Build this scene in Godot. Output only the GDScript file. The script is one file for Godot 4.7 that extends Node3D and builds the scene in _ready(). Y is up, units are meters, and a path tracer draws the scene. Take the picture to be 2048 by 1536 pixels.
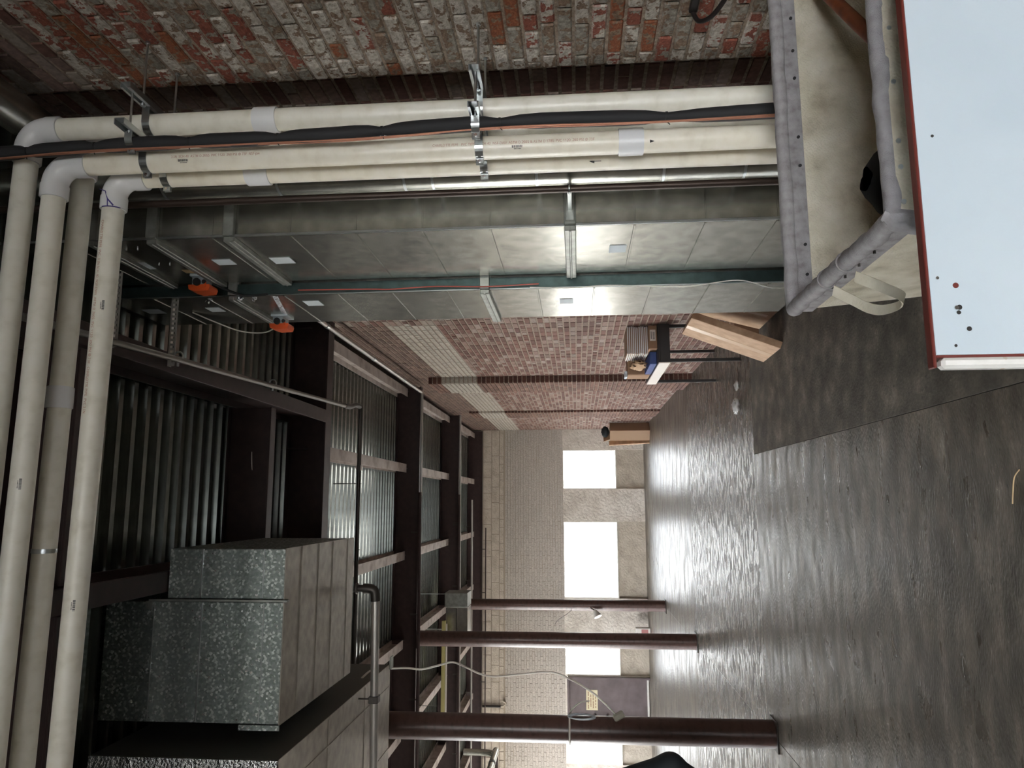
extends Node3D
# A warehouse hall seen with the camera held sideways (world up is image left).

var M := {}
var used := {}
var rng := RandomNumberGenerator.new()

# ------------------------------------------------------------------ helpers
func numbered(called: String) -> String:
	if not used.has(called):
		used[called] = 0
		return called
	used[called] += 1
	return "%s_%03d" % [called, used[called]]

func sb() -> SurfaceTool:
	var st := SurfaceTool.new()
	st.begin(Mesh.PRIMITIVE_TRIANGLES)
	return st

func tri(st: SurfaceTool, a: Vector3, b: Vector3, c: Vector3, n: Vector3) -> void:
	# emits the triangle so that its front looks along n
	if (c - a).cross(b - a).dot(n) < 0.0:
		var t := b; b = c; c = t
	for p in [a, b, c]:
		st.set_normal(n); st.add_vertex(p)

func quad(st: SurfaceTool, a: Vector3, b: Vector3, c: Vector3, d: Vector3, n: Vector3) -> void:
	tri(st, a, b, c, n); tri(st, a, c, d, n)

func poly_n(a: Vector3, b: Vector3, c: Vector3, outward: Vector3) -> Vector3:
	var n := (b - a).cross(c - a).normalized()
	return n if n.dot(outward) >= 0.0 else -n

func bx(st: SurfaceTool, c: Vector3, s: Vector3, bv := 0.0, bs := Basis.IDENTITY) -> void:
	# box at c, size s, chamfer bv
	var h := s * 0.5
	bv = minf(bv, minf(h.x, minf(h.y, h.z)) * 0.6)
	for ax in 3:
		var a1 := (ax + 1) % 3
		var a2 := (ax + 2) % 3
		for sg in [-1.0, 1.0]:
			var n := Vector3.ZERO; n[ax] = sg
			var q: Array[Vector3] = []
			for e in [[-1.0, -1.0], [1.0, -1.0], [1.0, 1.0], [-1.0, 1.0]]:
				var p := Vector3.ZERO
				p[ax] = sg * h[ax]; p[a1] = e[0] * (h[a1] - bv); p[a2] = e[1] * (h[a2] - bv)
				q.append(c + bs * p)
			quad(st, q[0], q[1], q[2], q[3], bs * n)
	if bv <= 0.0: return
	for ax in 3:
		var a1 := (ax + 1) % 3
		var a2 := (ax + 2) % 3
		for s1 in [-1.0, 1.0]:
			for s2 in [-1.0, 1.0]:
				var n := Vector3.ZERO; n[a1] = s1; n[a2] = s2; n = n.normalized()
				var q: Array[Vector3] = []
				for e in [[0, -1.0], [0, 1.0], [1, 1.0], [1, -1.0]]:
					var p := Vector3.ZERO
					p[ax] = e[1] * (h[ax] - bv)
					p[a1] = s1 * (h[a1] - (bv if e[0] == 1 else 0.0))
					p[a2] = s2 * (h[a2] - (bv if e[0] == 0 else 0.0))
					q.append(c + bs * p)
				quad(st, q[0], q[1], q[2], q[3], bs * n)
	for sx in [-1.0, 1.0]:
		for sy in [-1.0, 1.0]:
			for sz in [-1.0, 1.0]:
				var k := Vector3(sx, sy, sz)
				var pts: Array[Vector3] = []
				for ax in 3:
					var p := Vector3.ZERO
					for j in 3: p[j] = k[j] * (h[j] - (0.0 if j == ax else bv))
					pts.append(c + bs * p)
				tri(st, pts[0], pts[1], pts[2], bs * k.normalized())

func tube(st: SurfaceTool, pts: Array, r, n := 14, caps := true) -> void:
	# swept tube with smooth normals; r is a number or one radius per point
	var m := pts.size()
	var tg: Array[Vector3] = []
	for i in m:
		var d: Vector3 = pts[mini(i + 1, m - 1)] - pts[maxi(i - 1, 0)]
		tg.append(d.normalized())
	var u := tg[0].cross(Vector3.UP)
	if u.length() < 0.05: u = tg[0].cross(Vector3.RIGHT)
	u = u.normalized()
	var rings: Array = []
	var nrm: Array = []
	for i in m:
		u = (u - tg[i] * u.dot(tg[i])).normalized()
		var v := tg[i].cross(u)
		var ring: Array[Vector3] = []
		var nn: Array[Vector3] = []
		var rr: float = r[i] if r is Array else r
		for k in n:
			var a := TAU * k / n
			var d := u * cos(a) + v * sin(a)
			nn.append(d); ring.append(pts[i] + d * rr)
		rings.append(ring); nrm.append(nn)
	for i in m - 1:
		for k in n:
			var k2 := (k + 1) % n
			var P := [rings[i][k], rings[i][k2], rings[i + 1][k2], rings[i + 1][k]]
			var N := [nrm[i][k], nrm[i][k2], nrm[i + 1][k2], nrm[i + 1][k]]
			var id := [0, 1, 2, 0, 2, 3]
			if (P[2] - P[0]).cross(P[1] - P[0]).dot(N[0] + N[2]) < 0.0: id = [0, 2, 1, 0, 3, 2]
			for j in id:
				st.set_normal(N[j]); st.add_vertex(P[j])
	if caps:
		for e in [0, m - 1]:
			var n2: Vector3 = -tg[0] if e == 0 else tg[m - 1]
			for k in n: tri(st, pts[e], rings[e][k], rings[e][(k + 1) % n], n2)

func rod(st: SurfaceTool, a: Vector3, b: Vector3, r: float, n := 14) -> void:
	tube(st, [a, b], r, n)

func arc(c: Vector3, d0: Vector3, d1: Vector3, r: float, a0: float, a1: float, n: int) -> Array:
	var o := []
	for i in n + 1:
		var a := lerpf(a0, a1, float(i) / n)
		o.append(c + (d0 * cos(a) + d1 * sin(a)) * r)
	return o

func band(st: SurfaceTool, path: Array, side: Vector3, width: float, thick: float, outs: Array) -> void:
	# a flat strap along path, width along side, thickness along outs[i]
	for i in path.size() - 1:
		var a: Vector3 = path[i]; var b: Vector3 = path[i + 1]
		var na: Vector3 = outs[i]; var nb: Vector3 = outs[i + 1]
		var w := side * width * 0.5
		quad(st, a + na * thick - w, b + nb * thick - w, b + nb * thick + w, a + na * thick + w, (na + nb).normalized())
		quad(st, a - w, b - w, b + w, a + w, -(na + nb).normalized())
		quad(st, a + w, b + w, b + nb * thick + w, a + na * thick + w, side)
		quad(st, a - w, b - w, b + nb * thick - w, a + na * thick - w, -side)

func extrude(st: SurfaceTool, pts: PackedVector2Array, bs: Basis, org: Vector3, depth: float) -> void:
	# flat outline pts in bs.x / bs.y, extruded along bs.z by depth
	var idx := Geometry2D.triangulate_polygon(pts)
	var P: Array[Vector3] = []
	for p in pts: P.append(org + bs.x * p.x + bs.y * p.y)
	var d := bs.z * depth
	for i in range(0, idx.size(), 3):
		tri(st, P[idx[i]], P[idx[i + 1]], P[idx[i + 2]], -bs.z)
		tri(st, P[idx[i]] + d, P[idx[i + 1]] + d, P[idx[i + 2]] + d, bs.z)
	var ccw := not Geometry2D.is_polygon_clockwise(pts)
	for i in P.size():
		var j := (i + 1) % P.size()
		var e := pts[j] - pts[i]
		var o := Vector2(e.y, -e.x) if ccw else Vector2(-e.y, e.x)
		quad(st, P[i], P[j], P[j] + d, P[i] + d, (bs.x * o.x + bs.y * o.y).normalized())

func ibeam(st: SurfaceTool, a: Vector3, b: Vector3, depth: float, fw: float, tf := 0.014, tw := 0.01) -> void:
	# I section, a and b at the underside of the bottom flange; along X or Z
	var along := (b - a)
	var c := (a + b) * 0.5
	var alongx := absf(along.x) > absf(along.z)
	var L := along.length()
	for e in [[tf * 0.5, tf, fw], [depth * 0.5, depth - 2.0 * tf, tw], [depth - tf * 0.5, tf, fw]]:
		var s := Vector3(L, e[1], e[2]) if alongx else Vector3(e[2], e[1], L)
		bx(st, c + Vector3(0, e[0], 0), s, 0.002)

func obj(called: String, st, m: Material, parent: Node3D = self) -> MeshInstance3D:
	var o := MeshInstance3D.new()
	o.mesh = st.commit() if st is SurfaceTool else st
	if m: o.material_override = m
	o.name = numbered(called) if parent == self else called
	parent.add_child(o, true)
	return o

func tag(o: Node, label: String, category: String, group := "", kind := "") -> Node:
	o.set_meta("label", label); o.set_meta("category", category)
	if group: o.set_meta("group", group)
	if kind: o.set_meta("kind", kind)
	return o

func thing(called: String, label: String, category: String, at := Vector3.ZERO, group := "") -> Node3D:
	var o := Node3D.new(); o.name = numbered(called); add_child(o); o.position = at
	tag(o, label, category, group)
	return o

func struct(called: String, label: String, category: String) -> Node3D:
	var o := Node3D.new(); o.name = numbered(called); add_child(o)
	tag(o, label, category, "", "structure")
	return o

# ------------------------------------------------------------------ textures and materials
func noise(seed_: int, freq: float, oct := 4, type := FastNoiseLite.TYPE_SIMPLEX_SMOOTH) -> FastNoiseLite:
	var n := FastNoiseLite.new()
	n.seed = seed_; n.frequency = freq; n.noise_type = type
	n.fractal_type = FastNoiseLite.FRACTAL_FBM if oct > 1 else FastNoiseLite.FRACTAL_NONE
	n.fractal_octaves = oct
	return n

func ramp(stops: Array) -> Gradient:
	var g := Gradient.new()
	var off := PackedFloat32Array(); var col := PackedColorArray()
	for s in stops: off.append(s[0]); col.append(s[1])
	g.offsets = off; g.colors = col
	return g

func ntex(n: FastNoiseLite, stops: Array, size := 512) -> ImageTexture:
	# noise run through a colour ramp
	var src := n.get_seamless_image(size, size).get_data()
	var g := ramp(stops)
	var lut: Array[Color] = []
	for i in 256: lut.append(g.sample(i / 255.0))
	var out := PackedByteArray(); out.resize(size * size * 3)
	for i in size * size:
		var c := lut[src[i]]
		out[i * 3] = c.r8; out[i * 3 + 1] = c.g8; out[i * 3 + 2] = c.b8
	var im := Image.create_from_data(size, size, false, Image.FORMAT_RGB8, out)
	im.generate_mipmaps()
	return ImageTexture.create_from_image(im)

func bump(n: FastNoiseLite, strength: float, size := 512) -> ImageTexture:
	var im := n.get_seamless_image(size, size)
	im.convert(Image.FORMAT_RGBA8)
	im.bump_map_to_normal_map(strength)
	return ImageTexture.create_from_image(im)

func peel(seed_: int, amount: float, base_stops: Array, paint_stops: Array, size := 512) -> ImageTexture:
	# flakes of old paint with hard outlines over a bare base
	var a := noise(seed_, 0.011, 5).get_seamless_image(size, size).get_data()
	var b := noise(seed_ + 7, 0.05, 3).get_seamless_image(size, size).get_data()
	var d := noise(seed_ + 13, 0.03, 4).get_seamless_image(size, size).get_data()
	var gb := ramp(base_stops); var gp := ramp(paint_stops)
	var lb: Array[Color] = []; var lp: Array[Color] = []
	for i in 256:
		lb.append(gb.sample(i / 255.0)); lp.append(gp.sample(i / 255.0))
	var out := PackedByteArray(); out.resize(size * size * 3)
	var th := (1.0 - amount) * 255.0
	for i in size * size:
		var v := a[i] * 0.75 + b[i] * 0.25
		var c := lp[d[i]] if v > th else lb[(b[i] + d[i]) >> 1]
		out[i * 3] = c.r8; out[i * 3 + 1] = c.g8; out[i * 3 + 2] = c.b8
	var im := Image.create_from_data(size, size, false, Image.FORMAT_RGB8, out)
	im.generate_mipmaps()
	return ImageTexture.create_from_image(im)

func veined(seed_: int, stops: Array, size := 1024) -> ImageTexture:
	# cloudy concrete with pale scuff lines, hairline cracks and spots
	var a := noise(seed_, 0.008, 6).get_seamless_image(size, size).get_data()
	var b := noise(seed_ + 1, 0.006, 4).get_seamless_image(size, size).get_data()
	var d := noise(seed_ + 2, 0.012, 4).get_seamless_image(size, size).get_data()
	var e := noise(seed_ + 3, 0.07, 3).get_seamless_image(size, size).get_data()
	var g := ramp(stops)
	var lut: Array[Color] = []
	for i in 256: lut.append(g.sample(i / 255.0))
	var out := PackedByteArray(); out.resize(size * size * 3)
	for i in size * size:
		var c := lut[clampi(a[i] + ((e[i] - 128) >> 2), 0, 255)]
		var k := 1.0
		if absi(b[i] - 128) < 2 and d[i] > 140: k = 0.82
		elif absi(d[i] - 120) < 2 and b[i] > 128 and e[i] > 110: k = 1.28
		elif e[i] > 222: k = 1.25
		elif e[i] < 30: k = 0.75
		out[i * 3] = mini(int(c.r8 * k), 255); out[i * 3 + 1] = mini(int(c.g8 * k), 255); out[i * 3 + 2] = mini(int(c.b8 * k), 255)
	var im := Image.create_from_data(size, size, false, Image.FORMAT_RGB8, out)
	im.generate_mipmaps()
	return ImageTexture.create_from_image(im)

func rgb(r: int, g: int, b: int) -> Color:
	return Color(r / 255.0, g / 255.0, b / 255.0)

func mat(c: Color, rough := 0.6, metal := 0.0, tex: Texture2D = null, tile := 1.0, nrm: Texture2D = null, nscale := 1.0, rtex: Texture2D = null) -> StandardMaterial3D:
	var m := StandardMaterial3D.new()
	m.albedo_color = c; m.roughness = rough; m.metallic = metal
	if tex or nrm or rtex:
		m.uv1_triplanar = true; m.uv1_world_triplanar = true
		m.uv1_scale = Vector3.ONE / tile
	if tex: m.albedo_texture = tex
	if nrm:
		m.normal_enabled = true; m.normal_texture = nrm; m.normal_scale = nscale
	if rtex: m.roughness_texture = rtex
	return m

func make_materials() -> void:
	var W := Color.WHITE
	var fine := noise(3, 0.04, 4)
	var grit := bump(noise(5, 0.06, 4), 4.0)
	var red := [[0.0, rgb(96, 52, 42)], [0.5, rgb(136, 76, 60)], [1.0, rgb(164, 106, 84)]]
	var brown := [[0.0, rgb(90, 70, 56)], [0.5, rgb(126, 104, 86)], [1.0, rgb(160, 138, 116)]]
	var paint := [[0.0, rgb(140, 130, 118)], [0.45, rgb(180, 172, 160)], [1.0, rgb(214, 208, 198)]]
	var greyp := [[0.0, rgb(112, 106, 96)], [0.5, rgb(142, 136, 124)], [1.0, rgb(176, 168, 156)]]
	M.brick_red = mat(W, 0.85, 0, peel(11, 0.4, red, greyp), 0.42, grit, 0.8)
	M.brick_orange = mat(W, 0.85, 0, peel(17, 0.45, [[0.0, rgb(110, 58, 36)], [1.0, rgb(172, 108, 72)]], brown), 0.37, grit, 0.8)
	M.brick_half = mat(W, 0.8, 0, peel(23, 0.52, red, paint), 0.45, grit, 0.9)
	M.brick_paint = mat(W, 0.8, 0, peel(29, 0.6, brown, paint), 0.4, grit, 0.9)
	M.brick_grey = mat(W, 0.8, 0, peel(31, 0.55, brown, greyp), 0.43, grit, 0.9)
	M.mortar = mat(W, 0.95, 0, ntex(noise(41, 0.03, 5), [[0.0, rgb(112, 96, 82)], [0.5, rgb(148, 132, 116)], [1.0, rgb(176, 160, 142)]]), 0.5, grit, 0.9)
	var vgrain := ntex(noise(47, 0.05, 4), [[0.0, rgb(190, 190, 190)], [1.0, rgb(255, 255, 255)]], 256)
	M.brick_far = mat(W, 0.85, 0, vgrain, 0.5)
	M.brick_far.vertex_color_use_as_albedo = true
	M.wall_mortar = mat(rgb(166, 147, 132), 0.95, 0, vgrain, 0.6)
	var plast := ntex(noise(53, 0.012, 5), [[0.0, rgb(182, 172, 160)], [0.5, rgb(202, 193, 182)], [1.0, rgb(214, 206, 196)]])
	M.plaster = mat(W, 0.8, 0, plast, 3.0, grit, 0.5)
	M.plaster_panel = mat(rgb(226, 222, 214), 0.85, 0, plast, 2.3, grit, 0.4)
	M.block = mat(rgb(240, 236, 230), 0.85, 0, plast, 1.7, grit, 0.6)
	M.mortar_dark = mat(rgb(160, 147, 131), 0.95)
	M.trim_white = mat(rgb(214, 208, 200), 0.6)
	# floor coats
	var conc := veined(620, [[0.0, rgb(74, 68, 60)], [0.42, rgb(96, 90, 80)], [0.6, rgb(109, 101, 90)], [0.75, rgb(122, 113, 101)], [1.0, rgb(152, 142, 128)]])
	var rg := ntex(noise(67, 0.014, 5), [[0.0, rgb(120, 120, 120)], [0.45, rgb(150, 150, 150)], [0.6, rgb(176, 176, 176)], [1.0, rgb(235, 235, 235)]])
	var rg2 := ntex(noise(68, 0.01, 5), [[0.0, rgb(190, 190, 190)], [1.0, rgb(250, 250, 250)]])
	var rgm := ntex(noise(69, 0.03, 5), [[0.0, rgb(96, 96, 96)], [0.44, rgb(120, 120, 120)], [0.56, rgb(205, 205, 205)], [1.0, rgb(250, 250, 250)]])
	var fb := bump(noise(71, 0.09, 5), 4.0, 1024)
	# the same concrete everywhere; the slabs differ in how rough they have worn
	M.floor_far = mat(W, 0.55, 0, conc, 2.6, fb, 0.2, rg)
	M.floor_mid = mat(W, 0.5, 0, conc, 1.7, fb, 0.4, rgm)
	M.floor_mid_b = mat(W, 0.52, 0, conc, 2.1, fb, 0.36, rgm)
	M.floor_near = mat(W, 0.52, 0, conc, 1.9, fb, 0.25, rg)
	M.floor_matte = mat(W, 0.9, 0, conc, 2.3, fb, 0.2, rg2)
	for m in [M.floor_far, M.floor_mid, M.floor_mid_b, M.floor_near]: m.metallic_specular = 0.4; m.uv1_scale *= Vector3(0.5, 1.0, 1.3)
	M.joint = mat(rgb(40, 34, 30), 0.9)
	# metals
	var spang := noise(73, 0.05, 1, FastNoiseLite.TYPE_CELLULAR)
	spang.cellular_return_type = FastNoiseLite.RETURN_CELL_VALUE
	spang.cellular_jitter = 1.0
	spang.domain_warp_enabled = true; spang.domain_warp_amplitude = 12.0; spang.domain_warp_frequency = 0.05
	var sp := ntex(spang, [[0.0, rgb(116, 124, 120)], [0.62, rgb(140, 148, 144)], [0.8, rgb(160, 168, 164)], [0.9, rgb(206, 212, 208)], [1.0, rgb(236, 240, 238)]])
	var spr := ntex(spang, [[0.0, rgb(190, 190, 190)], [0.7, rgb(150, 150, 150)], [1.0, rgb(90, 90, 90)]])
	M.spangle = mat(W, 0.75, 0.75, sp, 0.3, null, 1.0, spr)
	var streak := ntex(noise(79, 0.02, 5), [[0.0, rgb(196, 196, 192)], [0.5, rgb(222, 222, 218)], [1.0, rgb(246, 246, 242)]])
	M.duct = mat(rgb(200, 199, 193), 0.27, 0.95, streak, 1.1, bump(noise(83, 0.008, 3), 1.6), 0.35)
	M.duct_dull = mat(rgb(170, 172, 168), 0.48, 0.85, streak, 0.9)
	M.duct_strip = mat(rgb(72, 88, 88), 0.45, 0.8, streak, 0.9)
	M.duct_under = mat(rgb(186, 178, 170), 0.5, 0.8, streak, 1.2)
	M.foil = mat(rgb(226, 228, 230), 0.22, 1.0, null, 0.35, bump(noise(89, 0.03, 4), 12.0), 1.0)
	M.zinc = mat(rgb(196, 200, 200), 0.3, 1.0)
	M.steel_dark = mat(rgb(74, 70, 66), 0.45, 0.7)
	M.iron = mat(rgb(58, 46, 40), 0.42, 0.5)
	M.conduit = mat(rgb(196, 192, 186), 0.4, 0.75)
	M.maroon = mat(rgb(60, 41, 39), 0.5, 0.0, ntex(noise(91, 0.03, 4), [[0.0, rgb(190, 180, 178)], [1.0, W]], 256), 0.9)
	M.joist_pale = mat(rgb(196, 186, 180), 0.55, 0.0, ntex(noise(93, 0.02, 5), [[0.0, rgb(176, 166, 158)], [0.4, rgb(226, 222, 219)], [1.0, W]], 256), 1.4)
	M.column = mat(rgb(86, 62, 56), 0.34, 0.0, ntex(noise(95, 0.03, 4), [[0.0, rgb(170, 160, 156)], [0.5, W], [1.0, W]], 256), 0.7)
	M.deck = mat(rgb(156, 160, 156), 0.2, 0.92, streak, 1.0)
	# pipes
	M.pvc = mat(W, 0.36, 0, ntex(noise(97, 0.02, 5), [[0.0, rgb(212, 207, 190)], [0.4, rgb(230, 226, 212)], [1.0, rgb(236, 233, 222)]], 256), 0.5)
	M.pvc_warm = mat(W, 0.36, 0, ntex(noise(98, 0.02, 5), [[0.0, rgb(222, 213, 193)], [0.4, rgb(236, 229, 211)], [1.0, rgb(240, 234, 220)]], 256), 0.5)
	M.fitting = mat(rgb(226, 226, 226), 0.25)
	M.ink_red = mat(rgb(186, 138, 118), 0.7)
	M.ink_black = mat(rgb(40, 38, 36), 0.7)
	M.ink_purple = mat(rgb(66, 52, 130), 0.6)
	M.foam = mat(rgb(34, 34, 36), 0.75)
	M.copper = mat(rgb(176, 122, 98), 0.5, 0.5)
	M.rubber = mat(rgb(22, 22, 22), 0.6)
	M.paper = mat(rgb(214, 222, 226), 0.7)
	M.paper_buff = mat(rgb(222, 196, 150), 0.7)
	M.orange = mat(rgb(232, 92, 34), 0.45)
	M.grey_plastic = mat(rgb(170, 176, 182), 0.45)
	M.wire_white = mat(rgb(226, 220, 210), 0.5)
	M.wire_red = mat(rgb(190, 84, 70), 0.5)
	# cart
	var cloth := ntex(noise(101, 0.012, 5), [[0.0, rgb(176, 166, 142)], [0.35, rgb(212, 203, 180)], [0.7, rgb(226, 218, 198)], [1.0, rgb(236, 229, 212)]])
	var weave := bump(noise(103, 0.2, 2), 3.0)
	M.canvas = mat(W, 0.9, 0, cloth, 0.9, weave, 0.5)
	M.canvas_band = mat(W, 0.75, 0, ntex(noise(105, 0.015, 5), [[0.0, rgb(128, 123, 122)], [0.4, rgb(152, 148, 148)], [1.0, rgb(170, 166, 167)]]), 0.35, weave, 0.5)
	M.wood_red = mat(W, 0.55, 0, ntex(noise(107, 0.02, 4), [[0.0, rgb(108, 52, 24)], [1.0, rgb(164, 90, 46)]], 256), 0.4)
	M.black_cloth = mat(rgb(20, 24, 27), 0.8)
	# board
	M.board = mat(W, 0.5, 0, ntex(noise(109, 0.006, 5), [[0.0, rgb(192, 205, 213)], [1.0, rgb(206, 217, 223)]], 256), 1.3)
	M.board_strip = mat(W, 0.55, 0, peel(113, 0.8, [[0.0, rgb(196, 170, 140)], [1.0, rgb(220, 205, 188)]], [[0.0, rgb(226, 224, 216)], [1.0, rgb(238, 236, 230)]], 256), 0.3)
	M.white_edge = mat(rgb(240, 238, 234), 0.35)
	M.board_red = mat(rgb(112, 46, 38), 0.45)
	# cartons and table
	var kraft := [[0.0, rgb(150, 118, 88)], [0.5, rgb(178, 146, 114)], [1.0, rgb(196, 166, 134)]]
	M.kraft = mat(W, 0.8, 0, ntex(noise(117, 0.015, 4), kraft, 256), 0.7)
	M.kraft_pale = mat(rgb(255, 244, 230), 0.75, 0, ntex(noise(118, 0.02, 4), [[0.0, rgb(176, 148, 124)], [1.0, rgb(214, 188, 164)]], 256), 0.6)
	M.kraft_dark = mat(rgb(150, 118, 92), 0.85)
	M.tape = mat(rgb(196, 160, 122), 0.3)
	M.black_paint = mat(rgb(30, 24, 22), 0.5)
	M.laminate = mat(rgb(224, 216, 206), 0.5)
	M.blue = mat(rgb(34, 62, 122), 0.5)
	M.door = mat(rgb(98, 84, 84), 0.5, 0, ntex(noise(121, 0.01, 4), [[0.0, rgb(200, 196, 196)], [1.0, W]], 256), 1.2)
	M.chrome = mat(rgb(220, 220, 220), 0.15, 1.0)
	M.sign = mat(rgb(196, 184, 152), 0.6)
	M.sign_ink = mat(rgb(112, 66, 44), 0.7)
	M.yellow = mat(rgb(178, 170, 112), 0.6)
	M.jacket = mat(rgb(22, 25, 30), 0.6)
	M.skin = mat(rgb(196, 150, 124), 0.55)
	M.hair = mat(rgb(38, 30, 26), 0.7)
	# glass blocks: a pane that lets the sky through
	var g := mat(Color(0.94, 0.97, 0.98, 0.16), 0.08)
	g.transparency = BaseMaterial3D.TRANSPARENCY_ALPHA
	M.glass = g
	var gb := mat(Color(0.93, 0.95, 0.95, 0.46), 0.15)
	gb.transparency = BaseMaterial3D.TRANSPARENCY_ALPHA
	M.glass_block = gb

# ------------------------------------------------------------------ scene
func _ready() -> void:
	rng.seed = 20240
	set_camera_and_light()
	make_materials()
	build_shell()
	build_right_wall()
	build_back_wall()
	build_ceiling_steel()
	build_columns()
	build_pvc()
	build_hangers()
	build_risers()
	build_ceiling_ducts()
	build_ceiling_pipes()
	build_cart()
	build_board()
	build_stores()
	build_far_things()
	build_person()

func set_camera_and_light() -> void:
	var cam := Camera3D.new(); cam.name = "camera"
	add_child(cam)
	# yaw to the right 8.98, up 4.86, roll -0.87 degrees in the upright frame
	var yaw := deg_to_rad(8.982); var pit := deg_to_rad(4.8555); var rol := deg_to_rad(-0.8651)
	var F := Vector3(sin(yaw) * cos(pit), sin(pit), -cos(yaw) * cos(pit))
	var rt := Vector3(cos(yaw), 0, sin(yaw))
	var up := rt.cross(F)
	var rt2 := rt * cos(rol) + up * sin(rol)
	var up2 := up * cos(rol) - rt * sin(rol)
	cam.transform = Transform3D(Basis(-up2, rt2, -F), Vector3(0, 1.7, 0))
	cam.fov = rad_to_deg(2.0 * atan(768.0 / 1500.0))
	cam.near = 0.05; cam.far = 200.0
	cam.current = true
	var we := WorldEnvironment.new(); we.name = "world_environment"
	var env := Environment.new()
	env.background_mode = Environment.BG_SKY
	var sm := ProceduralSkyMaterial.new()
	sm.sky_top_color = Color(0.88, 0.91, 0.95)
	sm.sky_horizon_color = Color(0.97, 0.965, 0.95)
	sm.ground_horizon_color = Color(0.88, 0.88, 0.87)
	sm.ground_bottom_color = Color(0.70, 0.69, 0.67)
	sm.sun_angle_max = 0.0
	sm.energy_multiplier = 1.0
	var sky := Sky.new(); sky.sky_material = sm
	env.sky = sky
	env.background_energy_multiplier = 32.0
	env.tonemap_mode = Environment.TONE_MAPPER_LINEAR
	env.tonemap_exposure = 1.25
	env.sdfgi_enabled = true; env.ssao_enabled = true; env.ssil_enabled = true
	we.environment = env
	add_child(we)

const XR := 1.86          # face of the brick wall
const XL := -9.0
const ZB := -19.45        # face of the window wall
const ZR := 5.5           # wall behind
const DECK := 4.52

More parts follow.
